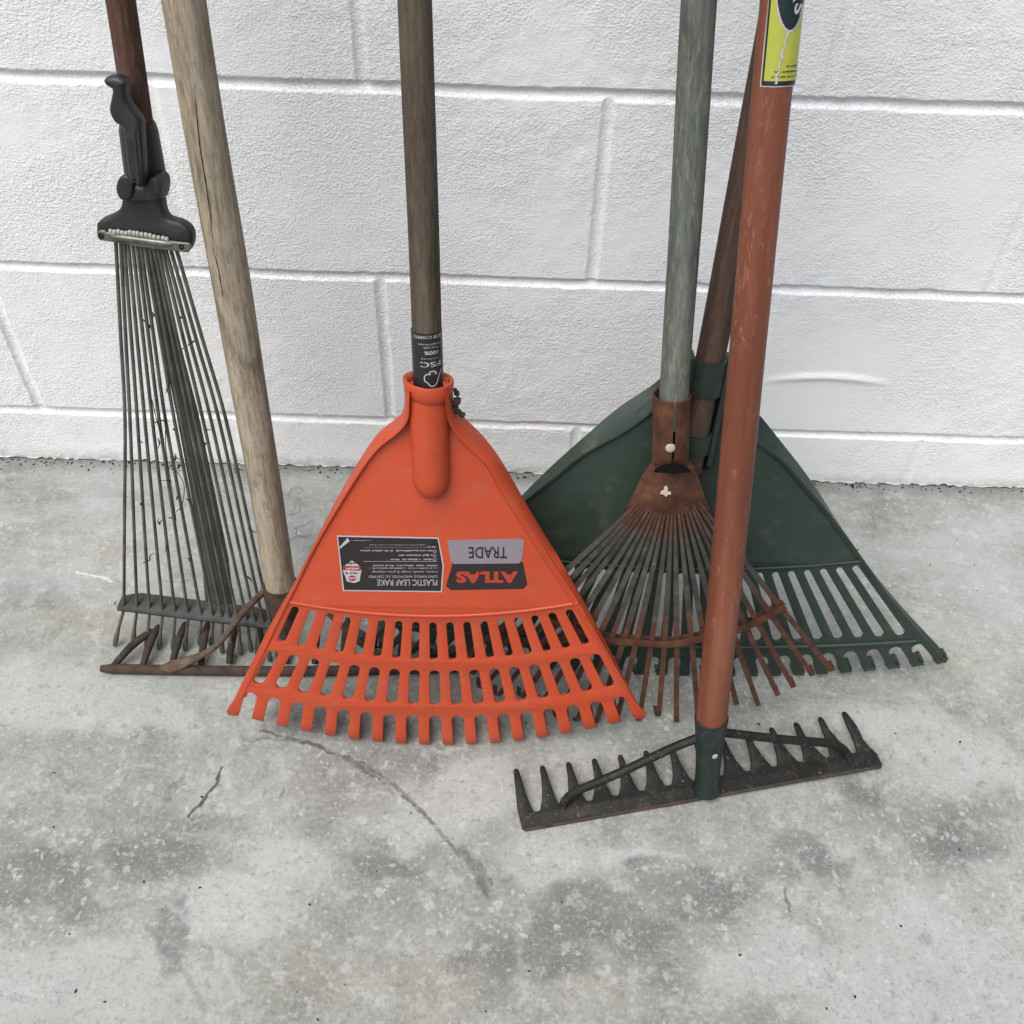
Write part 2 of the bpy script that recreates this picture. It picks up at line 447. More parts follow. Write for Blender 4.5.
    mask = m.step(m.noise(6.5, 3, .6, off=(1.3, .2, .6)), .36, .62)
    n1 = m.step(m.noise(460, 3, .62, stretch=(.75, 1, 1)), .44, .7); n2 = m.noise(200, 4, .68, stretch=(.75, 1, 1), off=(3, 3, 3)); n3 = m.noise(900, 2, .5)
    h = m.math('ADD', m.math('MULTIPLY', n1, .55), m.math('MULTIPLY', n2, 1.3))
    h = m.math('MULTIPLY', h, m.math('MULTIPLY_ADD', mask, .95, .2))
    h = m.math('ADD', h, m.math('MULTIPLY', n3, .22))
    me.materials.append(m.done(c, .5, 0, .35, m.bump(h, .72, .0015)))
    o = bpy.data.objects.new('block_wall', me); COL.objects.link(o)
    o['label'] = 'white painted concrete block wall with recessed mortar joints behind the rakes'; o['category'] = 'wall'
wall_mesh()
KA = .605

# ------------------------------------------------------------------ floor
def floor_sheet():
    m = NT('worn_concrete', 'obj')
    P = m.co
    warp = m.n('ShaderNodeTexNoise'); m.put(warp.inputs['Vector'], P); warp.inputs['Scale'].default_value = 14; warp.inputs['Detail'].default_value = 5
    vm = m.n('ShaderNodeVectorMath', operation='MULTIPLY_ADD'); m.put(vm.inputs[0], warp.outputs['Color']); vm.inputs[1].default_value = (.09, .09, 0); m.put(vm.inputs[2], P)
    W2 = vm.outputs[0]                               # warped by +.045 on average
    f0 = m.noise(5, 8, .62, dist=.4); f1 = m.noise(22, 8, .68, off=(1, 2, 0)); f2 = m.noise(150, 5, .7, off=(3, 1, 0))
    f = m.math('ADD', m.math('MULTIPLY', f0, .45), m.math('ADD', m.math('MULTIPLY', f1, .33), m.math('MULTIPLY', f2, .22)))
    c = m.ramp(f, [(.37, (124, 126, 118)), (.47, (156, 158, 149)), (.54, (174, 176, 168)), (.62, (196, 198, 193))])
    g1 = m.noise(48, 9, .74, off=(8, 1, 0)); g2 = m.noise(75, 8, .76, off=(1, 6, 0))
    def blob(px, rx, ry):
        """soft-edged patch centred where it lies on the slab; radii in metres"""
        q = floor_at(px)
        mp = m.n('ShaderNodeVectorMath', operation='SUBTRACT'); m.put(mp.inputs[0], W2); mp.inputs[1].default_value = (q[0]+.045, q[1]+.045, 0)
        sc = m.n('ShaderNodeVectorMath', operation='MULTIPLY'); m.put(sc.inputs[0], mp.outputs[0]); sc.inputs[1].default_value = (1/rx, 1/ry, 0)
        ln = m.n('ShaderNodeVectorMath', operation='LENGTH'); m.put(ln.inputs[0], sc.outputs[0])
        return m.math('SUBTRACT', 1., m.step(ln.outputs['Value'], .5, 1.1))
    def add(masks):
        r = masks[0]
        for k in masks[1:]: r = m.math('MAXIMUM', r, k)
        return r
    light = add([blob((40, 990), .17, .055), blob((475, 795), .045, .035), blob((290, 870), .05, .03), blob((150, 715), .06, .03), blob((545, 870), .05, .03), blob((880, 720), .07, .03), blob((940, 985), .14, .09), blob((230, 905), .06, .03), blob((430, 815), .07, .035), blob((780, 960), .08, .04), blob((60, 690), .13, .05), blob((960, 760), .07, .05), blob((640, 860), .06, .02)])
    c = m.mix(m.math('MULTIPLY', light, .6), c, (204, 207, 202))
    dark = add([blob((25, 878), .065, .03), blob((75, 900), .05, .014), blob((205, 830), .03, .012), blob((590, 905), .04, .02), blob((655, 868), .03, .015), blob((860, 800), .03, .02), blob((160, 862), .06, .022), blob((700, 885), .08, .03), blob((615, 925), .06, .025), blob((555, 950), .035, .03), blob((960, 835), .06, .045), blob((385, 868), .04, .02), blob((800, 870), .05, .02), blob((175, 940), .02, .05), blob((490, 960), .03, .04)])
    grain = m.math('MULTIPLY_ADD', m.step(f1, .3, .65), .7, .3)
    c = m.mix(m.math('MULTIPLY', m.math('MULTIPLY', dark, grain), .74), c, (98, 100, 96))
    beige = add([blob((60, 545), .12, .03), blob((90, 625), .10, .03), blob((330, 985), .08, .03), blob((960, 650), .08, .04), blob((440, 980), .05, .04), blob((600, 1000), .05, .02)])
    c = m.mix(m.math('MULTIPLY', beige, .26), c, (182, 174, 150))
    c = m.mix(m.math('MULTIPLY', m.step(g1, .52, .61), .46), c, (208, 210, 206))
    c = m.mix(m.math('MULTIPLY', m.step(m.math('SUBTRACT', 1., g2), .53, .63), .46), c, (122, 124, 117))
    # small pale flecks where the surface has worn
    zone = m.step(m.noise(5, 3, .5, off=(7, 3, 0)), .36, .58)
    w3 = m.n('ShaderNodeVectorMath', operation='MULTIPLY_ADD'); jn = m.n('ShaderNodeTexNoise'); m.put(jn.inputs['Vector'], P); jn.inputs['Scale'].default_value = 130; jn.inputs['Detail'].default_value = 4
    m.put(w3.inputs[0], jn.outputs['Color']); w3.inputs[1].default_value = (.012, .012, 0); m.put(w3.inputs[2], P)
    for vs_, big, amt in ((44, .28, .5), (85, .34, .55), (160, .40, .55)):
        fl = m.n('ShaderNodeTexVoronoi'); m.put(fl.inputs['Vector'], w3.outputs[0]); fl.inputs['Scale'].default_value = vs_; fl.inputs['Randomness'].default_value = 1
        sc_ = m.n('ShaderNodeSeparateColor'); m.put(sc_.inputs[0], fl.outputs['Color'])
        size = m.math('MULTIPLY', m.math('POWER', sc_.outputs[0], 2.4), big)
        fleck = m.step(m.math('SUBTRACT', size, fl.outputs['Distance']), -.01, .07)
        c = m.mix(m.math('MULTIPLY', m.math('MULTIPLY', fleck, m.math('MULTIPLY_ADD', zone, .92, .08)), amt), c, (216, 218, 214))
    sp2 = m.noise(260, 4, .75, off=(5, 2, 0))
    c = m.mix(m.math('MULTIPLY', m.step(sp2, .52, .65), .52), c, (200, 202, 200))
    c = m.mix(m.math('MULTIPLY', m.step(m.math('SUBTRACT', 1., sp2), .54, .67), .52), c, (124, 125, 122))
    dk = m.math('MULTIPLY', m.step(m.noise(70, 6, .75, off=(2, 9, 0)), .58, .72), .35)
    c = m.mix(dk, c, (118, 119, 116))
    pin = m.math('MULTIPLY', m.step(m.noise(520, 2, .5, off=(1, 1, 0)), .7, .75), .6)
    c = m.mix(pin, c, (84, 84, 80))
    # brush drag along the wall, strongest near it
    br = m.noise(60, 5, .65, stretch=(.18, 1, 1), off=(4, 4, 0))
    sx = m.n('ShaderNodeSeparateXYZ'); m.put(sx.inputs[0], P)
    near = m.step(sx.outputs[1], -.45, -.02)
    c = m.mix(m.math('MULTIPLY', m.math('MULTIPLY', near, m.step(br, .5, .68)), .4), c, (140, 142, 140))
    band = m.math('MULTIPLY', m.step(m.math('ADD', sx.outputs[1], m.math('MULTIPLY', f1, .12)), -.26, -.10), m.step(m.noise(12, 6, .7, stretch=(.5, 1, 1), off=(2, 2, 0)), .36, .56))
    c = m.mix(m.math('MULTIPLY', band, .42), c, (200, 205, 205))
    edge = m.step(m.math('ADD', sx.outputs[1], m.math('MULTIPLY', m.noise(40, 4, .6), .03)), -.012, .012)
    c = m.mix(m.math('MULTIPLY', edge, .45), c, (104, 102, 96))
    # scuffed arc and hairline cracks: distance to short straight pieces
    def stroke(pxs, w, amt, col, gate=.45):
        nonlocal c
        pts = smooth_path([floor_at(p) for p in pxs], 3); dmin = None
        for a, b in zip(pts[:-1], pts[1:]):
            d = b-a; L2 = float(d@d)
            v = m.n('ShaderNodeVectorMath', operation='SUBTRACT'); m.put(v.inputs[0], Wf); v.inputs[1].default_value = tuple(a)
            dt = m.n('ShaderNodeVectorMath', operation='DOT_PRODUCT'); m.put(dt.inputs[0], v.outputs[0]); dt.inputs[1].default_value = tuple(d/L2)
            cl = m.n('ShaderNodeClamp'); m.put(cl.inputs[0], dt.outputs['Value'])
            ml = m.n('ShaderNodeVectorMath', operation='SCALE'); ml.inputs[0].default_value = tuple(d); m.put(ml.inputs['Scale'], cl.outputs[0])
            ds = m.n('ShaderNodeVectorMath', operation='DISTANCE'); m.put(ds.inputs[0], v.outputs[0]); m.put(ds.inputs[1], ml.outputs[0])
            dmin = ds.outputs['Value'] if dmin is None else m.math('MINIMUM', dmin, ds.outputs['Value'])
        k = m.math('SUBTRACT', 1., m.step(dmin, w*.25, w))
        g = m.step(m.noise(90, 5, .7, off=(6, 6, 0)), gate-.12, gate+.12)
        c = m.mix(m.math('MULTIPLY', m.math('MULTIPLY', k, g), amt), c, col)
    vf = m.n('ShaderNodeTexNoise'); m.put(vf.inputs['Vector'], P); vf.inputs['Scale'].default_value = 90; vf.inputs['Detail'].default_value = 4
    vg = m.n('ShaderNodeVectorMath', operation='SUBTRACT'); m.put(vg.inputs[0], vf.outputs['Color']); vg.inputs[1].default_value = (.5, .5, .5)
    vh = m.n('ShaderNodeVectorMath', operation='MULTIPLY_ADD'); m.put(vh.inputs[0], vg.outputs[0]); vh.inputs[1].default_value = (.009, .009, 0); m.put(vh.inputs[2], P)
    Wf = vh.outputs[0]
    stroke([(240, 739), (300, 741), (345, 756)], .0033, .58, (86, 87, 85), .47)
    stroke([(262, 731), (310, 743), (350, 762), (385, 784)], .0024, .7, (78, 79, 78), .42)
    stroke([(345, 756), (375, 772), (402, 793), (425, 816)], .0034, .66, (84, 85, 83), .45)
    stroke([(415, 806), (440, 832), (458, 855)], .0030, .65, (86, 87, 85), .42)
    stroke([(462, 850), (475, 868), (487, 893)], .0066, .68, (86, 87, 85), .45)
    stroke([(480, 862), (492, 884)], .0028, .6, (90, 90, 88), .44)
    stroke([(222, 768), (214, 786), (203, 800), (189, 817)], .0022, .85, (58, 57, 54), .3)
    stroke([(185, 775), (172, 786), (166, 800)], .004, .4, (96, 96, 94), .5)
    stroke([(280, 798), (284, 790)], .002, .5, (92, 90, 86), .4)
    stroke([(145, 925), (180, 965), (205, 1010)], .004, .4, (128, 128, 126), .4)
    stroke([(170, 905), (215, 945), (240, 1000)], .0045, .35, (205, 207, 205), .4)
    stroke([(785, 890), (790, 912)], .002, .6, (80, 80, 78), .35)
    stroke([(77, 572.5), (95, 576), (112, 581)], .0022, .9, (232, 232, 228), .38)
    rough = m.math('MULTIPLY_ADD', f1, .3, .5)
    nb = m.bump(m.math('ADD', f2, m.math('MULTIPLY', m.noise(600, 3, .6), .4)), .25, .0012)
    nb = m.bump(f1, .2, .003, nb)
    mat = m.done(c, rough, 0, .4, nb)
    xs = np.linspace(-3, 3, 25); ys = np.linspace(-4, .2, 20)
    V = [(x, y, 0) for y in ys for x in xs]; n = len(xs)
    Fc = [[j*n+i, j*n+i+1, (j+1)*n+i+1, (j+1)*n+i] for j in range(len(ys)-1) for i in range(n-1)]
    o = mk('concrete_floor', V, Fc, mat); o['kind'] = 'structure'; o['label'] = 'grey mottled concrete slab with a scuffed arc and pale flecks'
floor_sheet()
KA = .585

def crumbs(name, n, place, mat, label, size=(.0006, .0022)):
    b = MB()
    for i in range(n):
        p = place(i); s = random.uniform(*size); q = Matrix.Rotation(random.uniform(0, 6.28), 3, 'Z')
        pts = [Vector((1, 0, .35)), Vector((-.9, .2, .3)), Vector((.1, .8, .25)), Vector((0, -.7, .4)), Vector((.1, 0, .9)), Vector((0, 0, 0))]
        V = [np.array(p)+np.array(q @ Vector((v.x*s*random.uniform(.7, 1.5), v.y*s*random.uniform(.5, 1.1), v.z*s))) for v in pts]
        b.add(V, [[0, 2, 4], [2, 1, 4], [1, 3, 4], [3, 0, 4], [2, 0, 5], [1, 2, 5], [3, 1, 5], [0, 3, 5]])
    o = b.build(name, mat, None, False); o['kind'] = 'stuff'; o['label'] = label
crumbs('dirt_crumbs', 700, lambda i: (random.uniform(-1, 1), -.002-abs(random.gauss(0, .006)), 0) if random.random() < .8 else (lambda c: (c[0], -.003-abs(random.gauss(0, .004)), 0))(random.choice([(-.40,), (-.17,), (-.12,), (.33,), (.43,)])), M['crumb'], 'dark dirt crumbs along the foot of the white wall')
FLK = [(830, 866), (975, 745), (930, 565), (948, 567), (858, 550), (640, 910), (925, 925), (855, 997), (105, 1002), (480, 990), (345, 985), (318, 1020), (144, 882), (162, 910), (960, 742), (200, 888), (310, 905), (850, 512), (905, 635)]
crumbs('floor_specks', 60, lambda i: tuple(floor_at(FLK[i] if i < len(FLK) else (random.uniform(0, 1024), random.uniform(500, 1020)))), M['crumb'], 'small dark specks scattered over the concrete', (.0007, .0018))
crumbs('paint_flakes', 26, lambda i: tuple(floor_at([(65, 563), (505, 492), (508, 493), (340, 500)][i] if i < 4 else (random.uniform(0, 1024), random.uniform(470, 560)))), M['crumb_pale'], 'small white paint flakes on the concrete near the wall', (.0006, .0017))

# ------------------------------------------------------------------ handles
def handle(name, F, pA, wA, pB, wB, n, mat, parent, start=None, wob=.02, segs=24):
    """round handle whose axis passes under two points; tapers as measured; runs on up to the wall"""
    a = F.w(*F.L(pA, n), n); b = F.w(*F.L(pB, n), n)
    ra = wA/2*depth(a)/FPX; rb = wB/2*depth(b)/FPX
    d = a-b; L = np.linalg.norm(d); d /= L
    s0 = 0. if start is None else float((F.w(*F.L(start, n), n)-b)@d)
    s1 = (1.22-b[2])/d[2]
    S = np.arange(s0, s1, .012); S = np.append(S, s1)
    R = np.interp(S, [s0, 0, L, L+.25], [rb, rb, ra, ra])
    R = np.clip(R, 0, max(ra, rb)*1.04)
    tip = S > s1-.012; R[tip] *= .8
    P = b+S[:, None]*d+np.stack([np.sin(S*9)*.0006, S*0, S*0], 1)
    ob = tube(name, P, R, mat, parent, segs=segs, up=F.N, wob=wob)
    return ob, b, d, rb, ra, L

def wrap(F, b, d, r, V2, off=0., phi0=0., s0=0., flip=True):
    """lay 2-D print (x across, y up the print) round a handle; flip = print hangs head-down"""
    out = []
    a = np.cross(d, F.N); a /= np.linalg.norm(a)
    nn = np.cross(a, d); 
    if nn@F.N < 0: nn = -nn
    ax = F.X-(F.X@d)*d; ax /= np.linalg.norm(ax)
    nn = np.cross(ax, d); nn = nn if nn@F.N > 0 else -nn
    for x, y, *_ in V2:
        if flip: x, y = -x, -y
        t = phi0+x/r
        out.append(b+d*(s0+y)+(r+off)*(sin(t)*ax+cos(t)*nn))
    return np.array(out)

# ================================================================== 1. orange plastic leaf rake
def orange_rake():
    W = wall_hit((414, 0), (428, 380))
    F = Frame((230, 719), (641, 724), W, (435, 751))
    R = root('plastic_leaf_rake', F.O, 'bright orange plastic leaf rake with black stickers, standing in front of the others', 'rake')
    L = F.L
    hnd, hb, hd, rb, ra, HL = handle('handle', F, (414, 0), 34.5, (428.5, 385), 29.5, .004, M['wood_grey_brown'], R, start=(430, 440))
    # outlines of the blade
    outL = [(404, 388), (404.5, 402), (403, 410), (398, 418), (388, 426), (375, 437), (360, 459), (337, 498), (316.6, 538), (297.6, 576), (273.5, 618), (252, 661), (235, 696)]
    inL = [(409, 392), (408.5, 405), (407, 421), (396.5, 433.6), (377.5, 449), (360, 472), (332, 517), (311.5, 553), (296, 585), (279, 619), (258, 663), (241, 698)]
    outR = [(451, 380), (454.6, 401), (462.5, 417), (483.6, 438), (502, 462), (522, 496), (539, 525), (559, 557), (586, 604), (613, 654), (636, 698)]
    inR = [(445.5, 388), (446.6, 401), (448.5, 420), (456, 434), (470, 449), (489, 467), (502, 491), (520.5, 520), (541.6, 554), (574, 604), (605, 655), (629, 700)]
    OL = resample(smooth_path([L(p, -.008) for p in outL]), .004); OR = resample(smooth_path([L(p, -.008) for p in outR]), .004)
    nI = [.0195, .0185, .0145, .0100, .0065, .0055, .0050, .0045, .0040, .0035, .0030, .0025]
    IL = resample(smooth_path([np.append(L(p, h), h) for p, h in zip(inL, nI)]), .004); IR = resample(smooth_path([np.append(L(p, h), h) for p, h in zip(inR, nI)]), .004)
    HL_, HR_ = IL[:, 2], IR[:, 2]; IL, IR = IL[:, :2], IR[:, :2]
    def widen(I, O_): j = np.array([np.argmin(np.abs(O_[:, 1]-q[1])) for q in I]); t_ = np.linspace(0, 1, len(I))[:, None]; return I+(O_[j]-I)*(.35+.6*t_**3)*np.array([1, 0])
    BL, BR = widen(IL, OL), widen(IR, OR)
    rows = {k: quad3(*[L(p) for p in v]) for k, v in dict(
        t1=[(296.5, 606), (433, 621.5), (568, 609)], b1=[(281, 641), (434, 659.5), (586.5, 644)],
        t2=[(275.5, 650), (434.6, 669.5), (593.5, 653.5)], b2=[(257, 683), (435.3, 704.5), (610.5, 686.5)],
        t3=[(252, 692), (435, 714.5), (618, 696)], tip=[(243, 724), (436.5, 752), (630, 727)]).items()}
    holes = []
    for j in range(17):
        u = j/16
        holes.append(capsule(rows['t1'](u), rows['b1'](u), .0064+.0004*abs(u-.5), .0072))
        holes.append(capsule(rows['t2'](u), rows['b2'](u), .0094, .0104))
    # outer boundary: down the left edge, round the teeth, up the right edge
    out = [p for p in BL]
    lt = L((229, 716)); rt = L((643.5, 720))
    out += [L((226.5, 711)), L((227.5, 715.5)), L((231, 718)), L((236, 718.5))]
    for j in range(17):
        u = j/16; a = rows['tip'](u); t = rows['t3'](u); d = (t-a)/np.linalg.norm(t-a); e = np.array([d[1], -d[0]]); h = .0058
        out += [a-e*h*1.08+d*.001]
        out += list(resample([a-e*h*1.08+d*.002, t-e*h-d*h], .004))
        for k in range(1, 6):
            q = pi*k/6; out.append(t-d*h+h*(-cos(q)*e+sin(q)*d))
        out += list(resample([t+e*h-d*h, a+e*h*1.08+d*.002], .004))
        out += [a+e*h*1.08+d*.001]
    out += [L((636, 722)), L((641, 721.5)), L((645, 718.5)), L((645.5, 713))]
    out += [p for p in BR[::-1]]
    # drop doubled points
    clean = [out[0]]
    for p in out[1:]:
        if np.linalg.norm(p-clean[-1]) > .0007: clean.append(p)
    tipc = rows['tip']; t3 = rows['t3']
    def bend(V):
        V = V.copy()
        xs = np.linspace(0, 1, 41); tx = np.array([tipc(u) for u in xs]); rx = np.array([t3(u) for u in xs])
        ty = np.interp(V[:, 0], tx[:, 0], tx[:, 1]); ry = np.interp(V[:, 0], rx[:, 0], rx[:, 1])
        s = np.clip((ty+.020-V[:, 1])/.020, 0, 1.3)
        V[:, 2] -= s**2*.012
        # shallow dish of the whole blade
        V[:, 2] -= np.clip(1-np.abs(V[:, 1]-.13)/.18, 0, 1)*.0
        return V
    blade = plate('blade', F, clean, M['orange'], R, holes, .0034, .0007, 0., bend, 1, 25)
    # hooks behind every tooth end
    hk = MB()
    for i in range(1, 17):
        u = (i-.5)/16; 
        a = tipc(min(max(u, -.03), 1.03)); t = t3(min(max(u, -.03), 1.03)); d = (t-a)/np.linalg.norm(t-a); e = np.array([d[1], -d[0]]); h = .0040
        base = a+d*.0035
        prof = [(.0, -.009), (.013, -.003), (.0125, -.007), (.0135, -.028), (.0115, -.033), (.0075, -.031)]
        V = []
        for sgn in (-1, 1):
            for y, n_ in prof:
                p = base+d*y+e*h*sgn; V.append((p[0], p[1], n_))
        k = len(prof)
        Fc = [list(range(k))[::-1], list(range(k, 2*k))]+[[q, (q+1) % k, k+(q+1) % k, k+q] for q in range(k)]
        hk.add(F.ws(V), Fc, V)
    hk.build('tooth_hooks', M['orange'], blade, False)
    # raised rim with a skirt falling away outside it
    for I, O_, sg, Hn in ((IL, OL, 1, HL_), (IR, OR, -1, HR_)):
        n = 90
        def rs(P): return resample(P, np.linalg.norm(np.diff(P, axis=0), axis=1).sum()/(n-1)*.99999)[:n]
        a = rs(I); b = rs(O_); m_ = min(len(a), len(b)); a = a[:m_]; b = b[:m_]
        b = np.array([b[np.argmin(np.abs(b[:, 1]-q[1])+0*b[:, 0])] if k_ > 6 else b[k_] for k_, q in enumerate(a)]) if False else b
        V = []; Fc = []; k = 7
        for i in range(m_):
            t = i/(m_-1); hgt = float(np.interp(t, np.linspace(0, 1, len(Hn)), Hn)); back = -.011*(1-t)**.5-.004
            inw = np.array([1, 0])*sg
            q = a[i]; o_ = b[i]
            ring = [(q+inw*.0045, 0.0006), (q+inw*.0022, hgt*.55), (q+inw*.0004, hgt), (q-inw*.0012, hgt*.92), (o_, back*.55), (o_+inw*.0014, back), (q+inw*.003, -.0022)]
            for p, h in ring: V.append((p[0], p[1], h))
        for i in range(m_-1):
            for j in range(k): Fc.append([i*k+j, i*k+(j+1) % k, (i+1)*k+(j+1) % k, (i+1)*k+j])
        Fc += [list(range(k)), [(m_-1)*k+j for j in range(k)][::-1]]
        mk('rim', F.ws(V), Fc, M['orange'], R, True, V, 50)
    # socket: dome-ended half tube standing out of the blade, and the collar round the handle
    top = F.loc(hb)[:2]; d2 = np.array([hd@F.X, hd@F.Y]); d2 /= np.linalg.norm(d2)
    end = L((431, 494), .012)
    Ls = float((top-end)@d2); A = []
    Rr = []
    N = 26
    for i in range(N+1):
        s = -.008+i/N*(Ls+.008); A.append(s); x = max(0, (s+.008)/.02)
        Rr.append(.0168*sqrt(max(1-(1-min(x, 1))**2, .0004))*(.9+.1*s/Ls))
    P = [F.w(*(end+d2*s), .0035) for s in A]
    P.append(F.w(*(end+d2*(Ls-.001)), .0035)); Rr.append(.013)
    tube('socket', P, Rr, M['orange'], R, segs=32, up=F.N, sharp=60)
    # collar ring
    prof = [(-.010, .0156), (-.009, .0172), (-.003, .0183), (.004, .0190), (.0052, .0184), (.005, .0170), (.002, .0146), (-.010, .0143)]
    V = []; Fc = []; sg = 36; k = len(prof)
    c0 = F.w(*top, .0035); ax = F.X-(F.X@hd)*hd; ax /= np.linalg.norm(ax); nn = np.cross(ax, hd)
    for i in range(sg):
        t = 2*pi*i/sg
        for j, (s, r) in enumerate(prof):
            q = c0+hd*(s-.001+.0030*max(0, -sin(t)))+r*(sin(t)*ax*1.06+cos(t)*nn); V.append(q)
    for i in range(sg):
        for j in range(k): Fc.append([i*k+j, i*k+(j+1) % k, ((i+1) % sg)*k+(j+1) % k, ((i+1) % sg)*k+j])
    mk('collar', V, Fc, M['orange'], R, True, [F.loc(v) for v in V], 50)
    # cross ridge under the stickers
    rc = quad3(L((290, 601)), L((433, 615)), L((577, 602)))
    P = [F.w(*rc(u), .0014) for u in np.linspace(-.0, 1.0, 40)]
    tube('cross_ridge', P, .0018, M['orange'], R, segs=8, up=F.N)
    # stickers
    def sticker(name, pxs, mat, n, parent, label=None):
        V, Fc = fill_geo([L(p) for p in pxs], (), .0002, .00002, 0)
        V = V.copy(); V[:, 2] += n
        return mk(name, F.ws(V), Fc, mat, parent, False, V, None, label)
    n0 = .00185
    z7 = lambda x, y: (330+x/4.876, 520+y/4.876)
    def printed(items, n, mat, parent, name='lettering'):
        b = MB()
        for it in items:
            kind, body, x0, y0, x1, y1 = it[:6]
            p00 = L(z7(x1, y0)); p10 = L(z7(x0, y0)); p01 = L(z7(x1, y1))   # printed head-down: it starts at the upper right
            wdt = np.linalg.norm(p10-p00); hgt = np.linalg.norm(p01-p00)
            ex = (p10-p00)/wdt; ey = (p01-p00)/hgt
            if kind == 't': V, Fc = text_geo(body, 0, 0, wdt, hgt, it[6] if len(it) > 6 else 0)
            elif kind == 's': V, Fc = scribble(0, 0, wdt, hgt, int(x0*7+y0))
            else: V, Fc = rect2(0, 0, wdt, hgt)
            Q = np.array([(*(p00+ex*v[0]+ey*v[1]*1.0), n) for v in V])
            b.add(F.ws(Q), Fc, Q)
        return b.build(name, mat, parent, False)
    bord = [z7(35, 70), z7(530, 80), z7(556, 215), z7(546, 346), z7(64, 340)]
    inn = [z7(41, 76), z7(525, 86), z7(549, 216), z7(540, 340), z7(70, 334)]
    st = sticker('product_label', bord, M['label_white'], n0, R, 'charcoal product sticker with white border')
    sticker('label_face', inn, M['label_black'], n0+.0002, st)
    sticker('folded_corner', [z7(88, 80), z7(98, 96), z7(52, 132), z7(46, 128)], M['label_white'], n0+.0004, st)
    n1 = n0+.00045
    printed([('t', 'PLASTIC LEAF RAKE', 230, 283, 524, 313, .012), ('t', 'LONG HANDLE, HARDWOOD, FSC CERTIFIED', 190, 261, 524, 275, .006),
             ('t', 'Leaves, weeds, hedge & grass clippings', 205, 238, 524, 252), ('s', '', 190, 224, 524, 231), ('s', '', 205, 211, 524, 219), ('r', '', 165, 194, 520, 196),
             ('s', '', 290, 181, 500, 190), ('s', '', 335, 160, 500, 169), ('s', '', 148, 138, 500, 147), ('r', '', 165, 127, 516, 128), ('s', '', 190, 113, 470, 117), ('s', '', 475, 120, 516, 127), ('s', '', 105, 91, 205, 95)], n1, M['label_print'], st)
    b = MB()
    for zx, zy in ((511, 187), (511, 167), (511, 146)):
        c = L(z7(zx, zy)); r0, r1 = .0016, .0011; V = []
        for r_ in (r0, r1):
            for k in range(12): V.append((c[0]+r_*cos(k*pi/6), c[1]+r_*sin(k*pi/6), n1))
        b.add(F.ws(V), [[k, (k+1) % 12, 12+(k+1) % 12, 12+k] for k in range(12)], V)
    b.build('bullet_rings', M['label_print'], st, False)
    sticker('badge', [z7(108, 190), z7(140, 212), z7(156, 238), z7(150, 262), z7(146, 290), z7(120, 300), z7(84, 292), z7(76, 268), z7(64, 240), z7(76, 214)], M['label_white'], n1, st)
    sticker('badge_band', [z7(66, 216), z7(152, 218), z7(152, 240), z7(66, 236)], M['label_red'], n1+.0002, st)
    sticker('badge_dot', [z7(88+20*cos(t)+22, 276+14*sin(t)) for t in np.linspace(0, 6.0, 12)], M['label_red'], n1+.0002, st)
    printed([('s', '', 84, 198, 134, 208), ('s', '', 76, 246, 146, 256)], n1+.0003, M['label_ink'], st)
    printed([('s', '', 80, 222, 142, 234), ('s', '', 92, 270, 128, 280)], n1+.0004, M['label_white'], st)
    s2 = sticker('brand_label', [z7(598, 206), z7(930, 196), z7(942, 206), z7(962, 308), z7(944, 330), z7(590, 336), z7(566, 316)], M['label_black'], n0, R, 'two tone grey and charcoal brand sticker')
    sticker('label_face', [z7(572, 92), z7(690, 90), z7(930, 84), z7(946, 96), z7(936, 186), z7(922, 205), z7(606, 208), z7(590, 196)], M['label_grey'], n0+.0002, s2)
    printed([('t', 'TRADE', 675, 125, 864, 180, .012)], n1, M['label_ink'], s2)
    printed([('t', 'ATLAS', 613, 243, 917, 300, .06)], n1, M['label_orange'], s2)
    # certification band on the handle
    s_of = lambda py: float((F.w(*F.L((427, py), .004+rb), .004+rb)-hb)@hd)
    s0, s1 = s_of(392), s_of(334)
    P = lerp_pts(hb+hd*s0, hb+hd*s1, 6); rbd = rb+.0004
    bd = tube('handle_band', P, rbd, M['band_black'], R, segs=32, up=F.N, label='charcoal paper band with white print')
    b = MB()
    def put(V, Fc, py, phi):
        Q = wrap(F, hb, hd, rbd, V, .00012, phi, s_of(py)); b.add(Q, Fc)
    ph = .3
    put(*text_geo('FSC', -.0085, -.002, .0085, .0022, .01), 364.5, ph)
    put(*text_geo('www.fsc.org', -.0075, -.0008, .0075, .0006), 359, ph)
    put(*text_geo('100%', -.0055, -.0015, .0055, .0015, .02), 353, ph+.05)
    put(*text_geo('From well-', -.006, -.0008, .006, .0008), 348, ph)
    put(*text_geo('managed forests', -.0095, -.0009, .0095, .0009), 344.5, ph)
    put(*text_geo('FSC\u00ae C104973', -.0125, -.0013, .0125, .0013, .01), 337.5, ph-.08)
    tree = [(.0085, .0052), (.0062, .0018), (.0045, -.0018), (.003, -.0052), (.0005, -.0072), (-.0022, -.0068), (-.0042, -.0042), (-.0060, -.0030), (-.0066, -.0008), (-.0062, .0016), (-.0040, .0030), (-.0020, .0026), (-.0024, .0048), (.0022, .0048), (.0018, .0030), (.0040, .0030)]
    # open outline of a tree with a tick for its side
    path = smooth_path([(-x, -y+.001, 0) for x, y in tree], 3)
    V = []; 
    for i, p in enumerate(path):
        t = path[min(i+1, len(path)-1)]-path[max(i-1, 0)]; t = t/np.linalg.norm(t); e = np.array([-t[1], t[0], 0])*.00045
        V += [p+e, p-e]
    put(np.array(V), [[2*i, 2*i+1, 2*i+3, 2*i+2] for i in range(len(path)-1)], 376.5, ph+.08)
    b.build('lettering', M['label_white'], bd, False)
    # staple-like chip at the left end of the ridge
    return F
FO = orange_rake()

